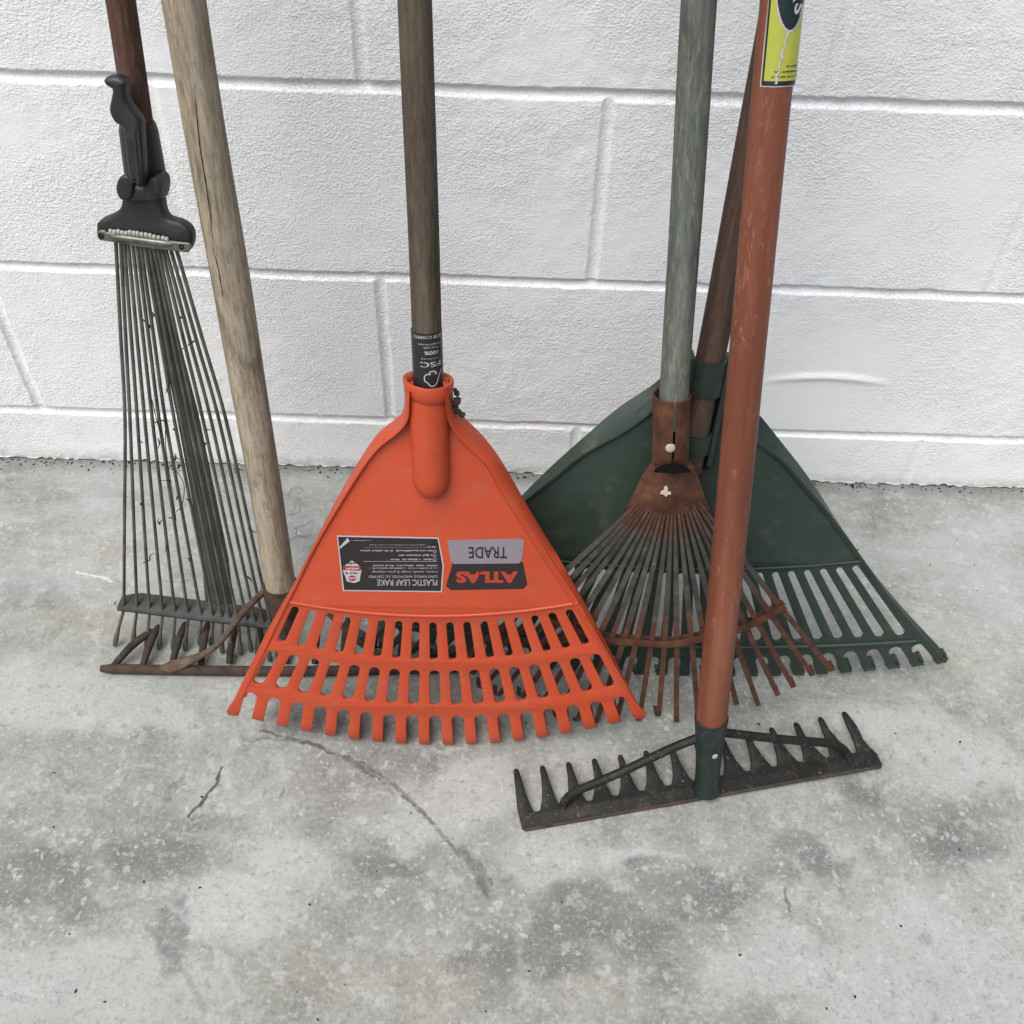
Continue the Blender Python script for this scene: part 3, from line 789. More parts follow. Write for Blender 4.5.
# ================================================================== 2. green plastic leaf rake at the back
def green_rake():
    W = wall_hit((779, 0), (708, 370))
    F = Frame((661, 675), (945, 684), W, (680, 680)); L = F.L
    R = root('plastic_leaf_rake', F.w(-.03, 0), 'wide dark green plastic leaf rake at the back, against the white wall', 'rake')
    hnd, hb, hd, rb, ra, HL = handle('handle', F, (779, 0), 36, (708, 370), 29, .008, M['wood_brown'], R, start=(699, 470))
    cx = -.031
    outR = [L(p, -.006)-(cx, 0) for p in [(759, 410), (780.6, 439), (812, 483), (843, 530), (874, 574), (905.6, 611), (946, 654)]]
    inR = [L(p, .003)-(cx, 0) for p in [(787, 458), (820, 503), (853, 547), (887, 596), (914, 629), (938, 658)]]
    outL = [L(p, -.006)-(cx, 0) for p in [(692, 364), (657.6, 382), (615.5, 414), (562.7, 456), (520.5, 495.5)]]
    inL = [L(p, .003)-(cx, 0) for p in [(653.7, 408.5), (615, 437.5), (584, 459), (541.6, 490)]]
    def half(Lp, Rp, top):
        Lp = sorted([(p[1], -p[0]) for p in Lp]); Rp = sorted([(p[1], p[0]) for p in Rp]); ys = np.linspace(Rp[0][0], Lp[-1][0], 12)[::-1]; res_ = [top]
        for y in ys:
            vs_ = []
            if Lp[0][0] <= y <= Lp[-1][0]: vs_.append(np.interp(y, *zip(*Lp)))
            if Rp[0][0] <= y <= Rp[-1][0]: vs_.append(np.interp(y, *zip(*Rp)))
            if vs_ and y < top[1]-.006: res_.append((float(np.mean(vs_)), float(y)))
        return res_
    yt = outL[0][1]
    half_out = half(outL[1:], outR, (.017, yt+.003)); half_in = half(inL, inR, (.018, yt-.014))
    HO = resample(smooth_path(half_out), .005); HI = resample(smooth_path(half_in), .005)
    tipR = (.2965, .030); tip0 = (0, .0)
    half_w = .304
    def row(y0, y1, w):       # curve across the blade, from -w to w
        return lambda u: np.array([(2*u-1)*w, y0+(y1-y0)*(2*u-1)**2])
    st1 = L((774, 572))-(cx, 0); st2 = L((854, 566))-(cx, 0); sb1 = L((820, 640))-(cx, 0); sb2 = L((902.5, 636))-(cx, 0)
    def par(a, b): k = (b[1]-a[1])/(b[0]**2-a[0]**2); return a[1]-k*a[0]**2, k
    t0, tk = par(st1, st2); b0, bk = par(sb1, sb2)
    g1 = L((866.6, 650))-(cx, 0); g2 = L((915, 645))-(cx, 0); g0, gk = par(g1, g2)
    e1 = L((886, 677))-(cx, 0); e2 = L((935.5, 672))-(cx, 0); e0, ek = par(e1, e2)
    # slots: the outermost runs st2 -> sb2, spacing measured between them
    sp_t = (st2[0]-st1[0])/5; sp_b = (sb2[0]-sb1[0])/4*.985
    holes = []; nsl = int(st2[0]/sp_t*2)+1
    tops = []; bots = []
    for j in range(-12, 13):
        xt = st2[0]-(12-abs(j))*st2[0]/12; xb = sb2[0]-(12-abs(j))*sb2[0]/12
        sg = 1 if j >= 0 else -1
        a = np.array([sg*xt, t0+tk*xt*xt]); b = np.array([sg*xb, b0+bk*xb*xb])
        holes.append(capsule(a, b, .0060, .0092, 4)); tops.append(a); bots.append(b)
    HB = np.array([q+(HO[np.argmin(np.abs(HO[:, 1]-q[1]))]-q)*np.array([.4, 0]) for q in HI])
    out = [np.array((-x+0., y)) for x, y in HB[:-1]]
    xe = half_w; ye = e0+ek*(e2[0]*12.5/12)**2
    out += [np.array((-xe+.002, ye+.010)), np.array((-xe-.001, ye+.003)), np.array((-xe+.002, ye))]
    gaps = []
    for j in range(-12, 13):
        sg = 1 if j >= 0 else -1
        xg = abs(j)/12*g2[0]; xt = abs(j)/12*e2[0]
        t = np.array([sg*xg, g0+gk*xg*xg]); a = np.array([sg*xt, e0+ek*xt*xt]); d = (t-a)/np.linalg.norm(t-a); e = np.array([d[1], -d[0]]); h = .0062
        out += list(resample([a-e*h*1.1, t-e*h-d*h], .005))
        for k in range(1, 5):
            q = pi*k/5; out.append(t-d*h+h*(-cos(q)*e+sin(q)*d))
        out += list(resample([t+e*h-d*h, a+e*h*1.1], .005))
        gaps.append((t, a, d, e))
    out += [np.array((xe-.002, ye)), np.array((xe+.001, ye+.003)), np.array((xe-.002, ye+.010))]
    out += [np.array((x, y)) for x, y in HB[:-1][::-1]]
    clean = [out[0]]
    for p in out[1:]:
        if np.linalg.norm(p-clean[-1]) > .0007: clean.append(p)
    G = Frame(axes=(F.w(cx, 0), F.X, F.Y, F.N))
    def bend(V):
        V = V.copy(); ty = e0+ek*V[:, 0]**2; s = np.clip((ty+.026-V[:, 1])/.024, 0, 1.2); V[:, 2] -= s**2*.010; return V
    blade = plate('blade', G, clean, M['green'], R, holes, .0034, .0007, -.001, bend, 1, 25)
    hk = MB()
    ends = []
    for j in range(-13, 13):
        xj = (j+.5)/12*e2[0]; xr_ = (j+.5)/12*g2[0]
        a = np.array([xj, e0+ek*xj*xj]); t = np.array([xr_, g0+gk*xr_**2]); d = (t-a)/np.linalg.norm(t-a); e = np.array([d[1], -d[0]]); h = .0062
        base = a+d*.004; prof = [(-.002, -.011), (.012, -.005), (.011, -.009), (.006, -.022), (.0, -.026), (-.004, -.022)]; V = []
        for s_ in (-1, 1):
            for y, n_ in prof: p = base+d*y+e*h*s_; V.append((p[0], p[1], n_))
        k = len(prof)
        hk.add(G.ws(V), [list(range(k))[::-1], list(range(k, 2*k))]+[[q, (q+1) % k, k+(q+1) % k, k+q] for q in range(k)], V)
    hk.build('tooth_hooks', M['green'], blade, False)
    # ridges across the blade
    for y0_, k_, w, r_ in ((t0+.006, tk, st2[0]+.008, .0013), (b0-.007, bk, sb2[0]+.014, .0024)):
        tube('cross_ridge', [G.w(x, y0_+k_*x*x, .0012) for x in np.linspace(-w, w, 60)], r_, M['green'], R, segs=8, up=F.N)
    # rim each side
    for sg in (-1, 1):
        n = 80; a = HI; b = HO
        tt = np.linspace(0, 1, n)
        f_ = lambda P: np.stack([np.interp(tt, np.linspace(0, 1, len(P)), P[:, k]) for k in range(2)], 1)
        a, b = f_(a), f_(b); V = []; Fc = []; k = 6
        for i in range(n):
            q, o_ = a[i], b[i]; t = i/(n-1); h = .004*(1-t)+.0015
            ring = [((q[0]-.004)*sg, q[1]-.002, .0008), ((q[0]-.0012)*sg, q[1], h), ((q[0]+.001)*sg, q[1]+.001, h), (o_[0]*sg, o_[1], -.008+.003*t), ((o_[0]-.002)*sg, o_[1]-.001, -.0105+.003*t), ((q[0]-.003)*sg, q[1]-.001, -.003)]
            V += ring
        for i in range(n-1):
            for j in range(k): Fc.append([i*k+j, i*k+(j+1) % k, (i+1)*k+(j+1) % k, (i+1)*k+j])
        Fc += [list(range(k)), [(n-1)*k+j for j in range(k)][::-1]]
        mk('rim', G.ws(V), Fc, M['green'], R, True, V, 50)
    # socket straps round the handle, open windows between them, and side walls
    axp = F.loc(hb)[:2]; d2 = np.array([hd@F.X, hd@F.Y]); d2 /= np.linalg.norm(d2); e2_ = np.array([d2[1], -d2[0]])
    sy = lambda py: float((L((703, py), .02)-axp)@d2)
    def strap(y0, y1, r0):
        V = []; Fc = []; k = 22
        for s in (y0, y1):
            for r_ in (r0, r0+.003):
                for i in range(k+1):
                    t = pi*i/k; x = -cos(t)*r_; z = .006+sin(t)*r_
                    p = axp+d2*s+e2_*x; V.append((p[0], p[1], z))
        q = k+1
        for i in range(k):
            Fc += [[i, i+1, q+i+1, q+i], [2*q+i, 3*q+i, 3*q+i+1, 2*q+i+1], [q+i, q+i+1, 3*q+i+1, 3*q+i], [i, 2*q+i, 2*q+i+1, i+1]]
        Fc += [[0, q, 3*q, 2*q], [k, 2*q+k, 3*q+k, q+k]]
        return F.ws(V), Fc, V
    for y0, y1 in ((398, 363), (457, 438)):
        V, Fc, G_ = strap(sy(y0), sy(y1), rb+.0008); mk('socket_strap', V, Fc, M['green'], R, True, G_, 50)
    for sg in (-1, 1):
        a0 = axp+d2*sy(480); a1 = axp+d2*sy(362); x0, x1 = rb+.0012, rb+.0062
        V = []
        for a, h in ((a0, .004), (a0+d2*.012, .016), (a1, .016)):
            for x, z in ((x0, -.002), (x1, -.002), (x1, h-.002), (x1-.001, h), (x0, h)):
                p = a+e2_*x*sg; V.append((p[0], p[1], z))
        Fc = [[i*5+j, i*5+(j+1) % 5, (i+1)*5+(j+1) % 5, (i+1)*5+j] for i in range(2) for j in range(5)]+[[0, 1, 2, 3, 4], [10, 11, 12, 13, 14][::-1]]
        mk('socket_wall', F.ws(V), Fc, M['green'], R, False, V)
    return F
FG = green_rake()

# ================================================================== 3. rusty fan rake
def fan_rake():
    W = wall_hit((698.5, 0), (674.6, 380))
    F = Frame((665, 720), (785, 718), W, (690, 722)); L = F.L
    R = root('fan_rake', F.w(-.04, 0), 'rusty steel fan rake with thin spread tines on a green-grey handle', 'rake')
    handle('handle', F, (698.5, 0), 36, (674.6, 384), 29.5, .004, M['wood_green_grey'], R, start=(672.5, 425), wob=.025)
    ax_t = L((672, 395), .004); ax_b = L((670.5, 462), .004)
    # rolled ferrule with an open seam
    P = []; Rr = []
    V = []; Fc = []; k = 40; rows = 10
    for i in range(rows+1):
        t = i/rows; c = ax_t+(ax_b-ax_t)*t; r_ = .0155-.0005*t; fl = 1-.55*max(0, (t-.6)/.4)**1.5
        for sh in (0, -.0012):
            for j in range(k+1):
                q = .07+(2*pi-.14)*j/k
                V.append((c[0]+(r_+sh)*sin(q)*(1+.18*max(0, t-.6)), c[1], .003+(r_+sh)*cos(q)*fl))
    w_ = k+1
    for i in range(rows):
        for j in range(k):
            a = i*2*w_+j; b = (i+1)*2*w_+j
            Fc += [[a, a+1, b+1, b], [a+w_, b+w_, b+w_+1, a+w_+1]]
    for j in range(k): Fc.append([j, w_+j, w_+j+1, j+1]); 
    for j in range(k):
        a = rows*2*w_+j; Fc.append([a, a+1, a+w_+1, a+w_])
    for i in range(rows):
        for j in (0, k):
            a = i*2*w_+j; b = (i+1)*2*w_+j; Fc.append([a, b, b+w_, a+w_])
    fer = mk('ferrule', F.ws(V), Fc, M['rust'], R, True, V, 40)
    c = L((671, 449.5), .020)
    rv = [(0, .0178), (.0028, .0178), (.0040, .0172), (.0042, .0160)]
    V = []; Fc = []
    for r_, n_ in rv[1:]:
        for j in range(16): V.append((c[0]+r_*cos(j*pi/8), c[1]+r_*sin(j*pi/8), n_+.001))
    Fc = [list(range(16))]+[[i*16+j, i*16+(j+1) % 16, (i+1)*16+(j+1) % 16, (i+1)*16+j] for i in range(2) for j in range(16)]
    mk('rivet', F.ws(V), Fc, M['rivet'], fer, True, V)
    # shoulder plate: flares from the flattened ferrule and bulges in the middle
    prof = [(462, 652, 690, .004), (466, 648, 694, .006), (474, 643, 697, .008), (485, 638, 701, .009), (497, 632, 705, .007), (506, 627, 709, .004), (510, 627, 709, .002)]
    V = []; Fc = []; k = 16
    for sh in (0, -.0016):
        for (py, xa, xb, h) in prof:
            for j in range(k+1):
                t = j/k; p = L((xa+(xb-xa)*t, py+(3 if py > 500 else 0)*(1-(2*t-1)**2)), 0.); V.append((p[0], p[1], h*(1-(2*t-1)**2)+.001+sh))
    w_ = k+1; n_ = len(prof)
    for s_ in range(2):
        for i in range(n_-1):
            for j in range(k):
                a = s_*n_*w_+i*w_+j; Fc.append([a, a+1, a+w_+1, a+w_])
    off = n_*w_
    for i in range(n_-1):
        for j in (0, k): a = i*w_+j; Fc.append([a, a+w_, a+w_+off, a+off])
    for j in range(k):
        for i in (0, n_-1): a = i*w_+j; Fc.append([a, a+1, a+1+off, a+off])
    pl = mk('shoulder_plate', F.ws(V), Fc, M['rust'], R, True, V, 45)
    # the dark mouth between ferrule and plate
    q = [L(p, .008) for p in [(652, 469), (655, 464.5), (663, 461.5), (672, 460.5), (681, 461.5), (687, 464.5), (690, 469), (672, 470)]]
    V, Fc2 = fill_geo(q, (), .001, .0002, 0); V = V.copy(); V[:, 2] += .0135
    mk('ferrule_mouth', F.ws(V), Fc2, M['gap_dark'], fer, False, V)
    # small bare-metal spot on the plate, its glint painted as a near-white patch
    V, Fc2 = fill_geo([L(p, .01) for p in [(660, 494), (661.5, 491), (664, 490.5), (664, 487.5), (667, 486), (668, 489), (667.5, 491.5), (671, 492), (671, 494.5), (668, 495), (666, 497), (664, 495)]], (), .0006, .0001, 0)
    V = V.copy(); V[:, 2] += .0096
    mk('painted_glint', F.ws(V), Fc2, M['glint_patch'], pl, False, V)
    # tines
    A = np.array([-.046, .294]); rt = random.Random(3)
    tn = []
    for i in range(21):
        th = radians(38.4-4.02*i+rt.uniform(-.5, .5)); d = np.array([sin(th), -cos(th)]); e = np.array([cos(th), sin(th)])
        rtip = .293+rt.uniform(-.005, .008); n_ = 16
        rr = np.concatenate([np.linspace(.036, rtip-.006, n_), [rtip-.002, rtip, rtip-.001]])
        zz = np.concatenate([.003+.012*np.sin(np.clip((np.linspace(.036, rtip-.006, n_)-.036)/.25, 0, 1)*pi)*.5, [-.001, -.007, -.0165]])
        wv = np.interp(rr, [.036, .06, .13, .3], [.0018, .0026, .0052, .0050])
        jit = rt.uniform(-.001, .001); V = []; tw = rt.uniform(-.12, .12)
        for r_, z_, w in zip(rr, zz, wv):
            for sx_, sz in ((-1, 0), (1, 0), (1, -1), (-1, -1)):
                p = A+d*r_+e*(sx_*w/2); V.append((p[0], p[1], z_+sz*.0011+sx_*w/2*tw+jit))
        m_ = len(rr)
        Fc = [[q*4+j, q*4+(j+1) % 4, (q+1)*4+(j+1) % 4, (q+1)*4+j] for q in range(m_-1) for j in range(4)]+[[0, 1, 2, 3], [(m_-1)*4+j for j in range(4)][::-1]]
        G = [(v[0], r_, 0) for r_ in rr for v in [(i*.31, 0)]*4]
        mk('tine', F.ws(V), Fc, M['fan_tine'], R, False, G)
    # strap woven across the tines
    V = []; Fc = []; m_ = 50
    for i in range(m_):
        th = radians(-43+82.5*i/(m_-1)); 
        for r_, z_ in ((.1805, .0125), (.1865, .0125), (.1865, .0105), (.1805, .0105)):
            p = A+np.array([sin(th), -cos(th)])*(r_+.002*sin(i*.5)*.5); V.append((p[0], p[1], z_-.0005))
    Fc = [[q*4+j, q*4+(j+1) % 4, (q+1)*4+(j+1) % 4, (q+1)*4+j] for q in range(m_-1) for j in range(4)]+[[0, 1, 2, 3], [(m_-1)*4+j for j in range(4)][::-1]]
    mk('tine_strap', F.ws(V), Fc, M['rust'], R, False, V)
    V = [(p[0], p[1], p[2]-.007) for p in V]
    mk('tine_strap', F.ws(V), Fc, M['rust'], R, False, V)
    return F
FF = fan_rake()

# ================================================================== 4. green bow rake in front
def bow_rake():
    W = wall_hit((781, 0), (711, 725))
    F = Frame((523, 831), (882, 768), W, (706, 799))
    R = root('bow_rake', F.O, 'dark green steel bow rake lying teeth-back in front, on a red-brown handle', 'rake')
    hnd, hb, hd, rb, ra, HL = handle('handle', F, (772.5, 95), 40, (711, 722), 31, .004, M['red_handle'], R, start=(711, 723.5), wob=.012)
    # toothed blade, nearly flat on the slab with its teeth tipped up a little
    tilt = radians(9); Yh = np.array([-F.X[1], F.X[0], 0]); 
    Y = cos(tilt)*Yh+sin(tilt)*np.array([0, 0, 1.]); N = np.cross(F.X, Y)
    B = Frame(axes=(F.O+np.array([0, 0, .0035]), F.X, Y, N)); L = B.L
    tip = quad3(L((515.6, 768)), L((683, 744.5)), L((842.6, 712)))
    rootc = quad3(L((537, 811.5)), L((695, 781)), L((853.5, 754)))
    bl, br = L((522.5, 829)), L((881.5, 766))
    bl[1] = br[1] = min(bl[1], br[1])*.5
    out = [bl]
    pl_, pr_ = [], []
    for i in range(14):
        u = i/13; t = tip(u)
        w = .0026
        g_l = rootc((i-1)/12) if i > 0 else None
        g_r = rootc(i/12) if i < 13 else None
        left = []
        if g_l is None:
            left = [bl+(bl*0+np.array([-.001, .02])), t+np.array([-.0035, -.012])]
        # rising left side of the tooth
        if g_l is not None:
            a = g_l+np.array([.0035, .0015]); c1 = t+np.array([-w-.001, -.016])
            left = [g_l+np.array([.0018, .0002]), a, a*.55+c1*.45+np.array([.0008, -.002]), c1]
        out += left+[t+np.array([-w, -.003]), t+np.array([-w*.5, -.0006]), t+np.array([w*.5, -.0006]), t+np.array([w, -.003])]
        if g_r is not None:
            a = g_r+np.array([-.0035, .0015]); c1 = t+np.array([w+.0012, -.016])
            out += [c1, a*.5+c1*.5+np.array([-.0006, -.001]), a, g_r+np.array([-.0018, .0002])]
        else:
            out += [t+np.array([.006, -.018]), br+np.array([-.010, .028]), br+np.array([-.001, .012])]
    out += [br]
    # densify along bottom edge
    out += [br+(bl-br)*k/12 for k in range(1, 12)]
    clean = [out[0]]
    for p in out[1:]:
        if np.linalg.norm(p-clean[-1]) > .0005: clean.append(p)
    dense = []
    for a, b in zip(clean, clean[1:]+clean[:1]):
        dense.append(a)
        dn = np.linalg.norm(b-a)
        for k in range(1, int(dn/.006)+1): dense.append(a+(b-a)*k/(int(dn/.006)+1))
    def curl(V):
        V = V.copy(); s = np.clip((V[:, 1]-.02)/.05, 0, 1); V[:, 2] += .004*np.sin(s*pi)*1.0-s*s*.004
        V[:, 2] += .0015*np.sin(V[:, 0]*9); return V
    blade = plate('toothed_blade', B, dense, M['green_paint'], R, (), .0042, .0012, 0., curl, 1, 30)
    # rusted lower edge
    P = [B.w(*(bl+(br-bl)*t), -.0002+.0015*sin((bl[0]+(br[0]-bl[0])*t)*9)) for t in np.linspace(.005, .995, 30)]
    tube('worn_edge', P, .0021, M['rust_dark'], blade, segs=8, up=N, flat=.9)
    # socket on the bar, rising along the handle
    base = B.w(*L((706, 790)), .002); top = hb+hd*.006
    ax_ = top-base; Ls = np.linalg.norm(ax_); ax_ /= Ls
    S = np.array([0, .004, .012, .03, .06, Ls-.012, Ls-.002, Ls, Ls-.001, Ls-.02])
    Rr = np.array([.0135, .0132, .0115, .0114, .0128, rb+.0004, rb+.0011, rb+.0012, rb-.0002, rb-.0004])
    k = 28; V = []; Fc = []
    nn = F.N-(F.N@ax_)*ax_; nn /= np.linalg.norm(nn); ee = np.cross(nn, ax_)
    for s, r_ in zip(S, Rr):
        fl = 1.0
        for j in range(k): t = 2*pi*j/k; V.append(base+ax_*s+r_*(cos(t)*ee+fl*sin(t)*nn))
    for i in range(len(S)-1):
        for j in range(k): Fc.append([i*k+j, i*k+(j+1) % k, (i+1)*k+(j+1) % k, (i+1)*k+j])
    Fc.append(list(range(k))[::-1])
    sk = mk('socket', V, Fc, M['green_socket'], R, True, [F.loc(v) for v in V], 50)
    q = base+ax_*(Ls*.62); V, Fc2 = [], []
    rr_ = .0135
    V = [q+nn*(rr_*.97+.001)+.0028*(cos(t)*ee+1.1*sin(t)*ax_) for t in np.linspace(0, 2*pi, 15)[:-1]]+[q+nn*(rr_+.0016)]
    mk('rivet', V, [[i, (i+1) % 14, 14] for i in range(14)], M['rivet'], sk, True, [(0, 0, 0)]*15)
    # braces bowed out from the socket to the bar
    up = np.array([0, 0, 1.])
    s_top = base+ax_*(Ls*.80)
    for sg, pts in ((-1, [((695, 739), .072), ((668, 750), .064), ((628, 769), .050), ((596, 783), .036), ((575, 792), .022), ((565, 801), .010), ((562.5, 808), .0035)]),
                    (1, [((724, 733), .072), ((752, 736), .064), ((790, 740), .050), ((826, 743), .036), ((842, 748), .024), ((848, 756), .013), ((850, 762), .006)])):
        Pw = [floor_at(p, z) for p, z in pts]; Pw = [s_top+sg*ee*.010]+Pw
        Pw = smooth_path(Pw, 6)
        tube('brace', Pw, np.interp(np.linspace(0, 1, len(Pw)), [0, .8, .93, 1], [.0042, .0041, .0046, .0056]), M['green_paint'], R, segs=12, flat=np.interp(np.linspace(0, 1, len(Pw)), [0, .85, 1], [1, 1, .5]))
    # sticker wrapped on the handle
    s_of = lambda py: float((F.w(*F.L((776, py), .004+ra), .004+ra)-hb)@hd)
    L0 = s_of(86)
    def rad(s): return float(np.interp(s, [0, HL], [rb, ra]))*1.0
    rS = rad(L0)*1.022
    def patch(name, x0, x1, y0, y1, off, mat, parent, label=None):
        nx, ny = 26, 14; V = [(x0+(x1-x0)*i/nx, y0+(y1-y0)*j/ny, 0) for j in range(ny+1) for i in range(nx+1)]
        Q = wrap(F, hb, hd, rS, V, off, 0, 0, False); w_ = nx+1
        return mk(name, Q, [[j*w_+i, j*w_+i+1, (j+1)*w_+i+1, (j+1)*w_+i] for j in range(ny) for i in range(nx)], mat, parent, True, V, label=label)
    xl = -rS*1.02; xr = rS*1.8
    st = patch('handle_sticker', xl-.0011, xr, L0-.0008, L0+.20, .0001, M['label_white'], R, 'yellow sticker with dark oval and white peeling crease')
    patch('sticker_border', xl, xr, L0, L0+.199, .0003, M['label_ink'], st)
    patch('sticker_face', xl+.0016, xr, L0+.0028, L0+.198, .0005, M['sticker_yellow'], st)
    def oval(name, cx_, cy_, a, b_, off, mat):
        V = [(cx_, cy_, 0)]; rings = 8; m_ = 48
        for q in range(1, rings+1):
            for j in range(m_): t = 2*pi*j/m_; V.append((cx_+a*q/rings*cos(t), cy_+b_*q/rings*sin(t), 0))
        Fc = [[0, 1+j, 1+(j+1) % m_] for j in range(m_)]
        for q in range(rings-1):
            for j in range(m_): Fc.append([1+q*m_+j, 1+q*m_+(j+1) % m_, 1+(q+1)*m_+(j+1) % m_, 1+(q+1)*m_+j])
        mk(name, wrap(F, hb, hd, rS, V, off, 0, 0, False), Fc, mat, st, True, V)
    oy = s_of(33); oh = .052; cx_ = rS*.08
    oval('oval_rim', cx_, oy+oh, .0135, oh, .0007, M['label_white'])
    oval('oval_badge', cx_, oy+oh+.0002, .0125, oh-.0014, .0009, M['sticker_dark'])
    b = MB()
    def put(body, cx2, cy2, w, h, bold=.03):     # letters turned a quarter: they read down the handle
        V, Fc = text_geo(body, -w/2, -h/2, w/2, h/2, bold)
        V = np.stack([V[:, 1]+cx2, -V[:, 0]+cy2, V[:, 2]], 1)
        b.add(wrap(F, hb, hd, rS, V, .0011, 0, 0, False), Fc)
    put("S", cx_+.0048, s_of(9.5), .0062, .0070)
    put("'", cx_+.0098, s_of(1.5), .0022, .0030)
    put("K", cx_+.0040, s_of(-2.5), .0062, .0084)
    put("\u00ae", cx_+.0062, s_of(15.5), .0014, .0014, 0)
    b.build('lettering', M['label_white'], st, False)
    b = MB()
    for py, x0, x1 in ((66.5, .001, .013), (72, -.006, .016), (77, -.0075, .017)):
        V, Fc = scribble(x0, s_of(py)-.0006, x1, s_of(py)+.0006, int(py)); b.add(wrap(F, hb, hd, rS, V, .0007, 0, 0, False), Fc)
    b.build('small_print', M['label_ink'], st, False)
    # peeled crease
    r2 = random.Random(5); V = []; m_ = 40
    ys = np.linspace(s_of(32), s_of(84), m_)
    for i, y in enumerate(ys):
        x = cx_-.0016-.0042*i/m_+.0004*sin(i*.7)+r2.uniform(-.00025, .00025); w = r2.uniform(.0003, .0009)
        V += [(x-w, y, 0), (x+w, y, 0)]
    mk('peeled_crease', wrap(F, hb, hd, rS, V, .0010, 0, 0, False), [[2*i, 2*i+1, 2*i+3, 2*i+2] for i in range(m_-1)], M['label_white'], st, False)
    return F
FB = bow_rake()

# ================================================================== 5. rusty bow rake with thick handle
def old_rake():
    W = wall_hit((184, 0), (280, 578))
    F = Frame((101, 674), (420, 672), W, (262, 678)); L = F.L
    R = root('bow_rake', F.w(.03, 0), 'old rusty iron bow rake on a thick pale wooden handle, second from left', 'rake')
    hnd, hb, hd, rb, ra, HL = handle('handle', F, (184, 0), 44.5, (280, 580), 30, .0, M['wood_pale'], R, start=(282, 600), wob=.035, segs=28)
    # long drying cracks in the handle
    for pts in ([(193, 85), (196, 120), (199, 150), (204, 180), (209, 215), (212, 245)], [(212, 250), (218, 275), (222, 300)]):
        V = []; n = 0
        P = smooth_path([np.append(L(p, .019), 0) for p in pts], 5)
        for i, p in enumerate(P):
            a = F.w(p[0], p[1], 0); s = float((a-hb)@hd); r_ = float(np.interp(s, [0, HL], [rb, ra]))
            off = p[:2]-F.loc(hb+hd*s)[:2]; x = float(np.clip(off[0], -r_*.95, r_*.95)); t = math.asin(x/r_)
            w = .00034*min(1, 3*min(i, len(P)-1-i)/len(P)+.2)+.00012*(i % 3 == 0)
            for sg in (-1, 1):
                ph = t+sg*w/r_; V.append(hb+hd*s+(r_*1.012+.0003)*(sin(ph)*F.X+cos(ph)*F.N))
        mk('drying_crack', V, [[2*i, 2*i+1, 2*i+3, 2*i+2] for i in range(len(P)-1)], M['crack'], hnd, False)
    # ferrule cup
    prof = [(-.055, .0095), (-.04, .0125), (-.012, rb+.001), (0.008, rb+.0026), (.0095, rb+.0022), (.009, rb+.0006), (-.01, rb*.95)]
    k = 30; V = []; Fc = []
    ax = F.X-(F.X@hd)*hd; ax /= np.linalg.norm(ax); nn = np.cross(ax, hd)
    c0 = F.w(*L((281.5, 592), 0), 0)
    for s, r_ in prof:
        for j in range(k): t = 2*pi*j/k; V.append(c0+hd*(s-.004*sin(t)*0)+r_*(cos(t)*ax+sin(t)*nn))
    for i in range(len(prof)-1):
        for j in range(k): Fc.append([i*k+j, i*k+(j+1) % k, (i+1)*k+(j+1) % k, (i+1)*k+j])
    Fc.append(list(range(k))[::-1])
    mk('ferrule', V, Fc, M['rust_dark'], R, True, V, 50)
    # bar on the slab
    a = floor_at((101, 668.5), .006); b = floor_at((425, 667), .006); b = b+(b-a)*.18
    P = [a+(b-a)*t+np.array([0, -.012*sin(pi*t)*.35, .0]) for t in np.linspace(0, 1, 40)]
    Rr = np.full(40, .0052); Rr[0] = .0034; Rr[1] = .0050; Rr[-1] = .003
    tube('bar', P, Rr, M['rust_dark'], R, segs=14, up=(0, 0, 1), flat=1.05)
    Xd = (b-a)/np.linalg.norm(b-a)
    # teeth pointing back to the wall
    base_px = [(113, 664), (143, 663), (172, 662.5), (201, 662), (229, 661), (258, 661)]; tip_px = [(153, 630), (159, 625.5), (186, 622.5), (208, 622), (236, 626), (262, 622)]
    sp = np.linalg.norm(floor_at(base_px[5], .008)-floor_at(base_px[1], .008))/4
    bs = [floor_at(p, .008) for p in base_px]; ts = [floor_at(p, .020) for p in tip_px]
    for i in range(6, 13):
        q = bs[5]+Xd*sp*(i-5); bs.append(q); ts.append(q+np.array([.002*(i-6)-.004, .046, .012]))
    for q, t in zip(bs, ts):
        mid = (q+t)/2+np.array([0, 0, .003])
        Pw = smooth_path([q-np.array([0, .002, .002]), mid, t], 7)
        tube('tooth', Pw, np.interp(np.linspace(0, 1, len(Pw)), [0, .5, .9, 1], [.0034, .0042, .0036, .0022]), M['rust_tooth'], R, segs=10, up=(0, 0, 1))
    # bow arms
    zf = c0+hd*.006-ax*rb*.8
    armL = [zf, floor_at((248, 607), .085), floor_at((233, 626), .062), floor_at((217, 645), .038), floor_at((200, 656), .022), floor_at((184, 662.5), .014), floor_at((172, 666), .0115), floor_at((158, 667.5), .0105)]
    Pw = smooth_path(armL, 7); tt = np.linspace(0, 1, len(Pw))
    tube('bow_arm', Pw, np.interp(tt, [0, .45, .55, .68, .86, 1], [.0034, .0032, .0038, .0060, .0078, .0015]), M['rust_brace'], R, segs=12, up=(0, 0, 1), flat=np.interp(tt, [0, .45, .65, 1], [1, 1, .6, .3]))
    cxm = float((c0-a)@Xd)
    Pr = []
    for p in armL:
        s = float((p-a)@Xd); Pr.append(p+Xd*2*(cxm-s))
    Pw = smooth_path(Pr, 7)
    tube('bow_arm', Pw, np.interp(tt, [0, .45, .55, .68, .86, 1], [.0034, .0032, .0038, .0060, .0078, .0015]), M['rust_brace'], R, segs=12, up=(0, 0, 1), flat=np.interp(tt, [0, .45, .65, 1], [1, 1, .6, .3]))
old_rake()

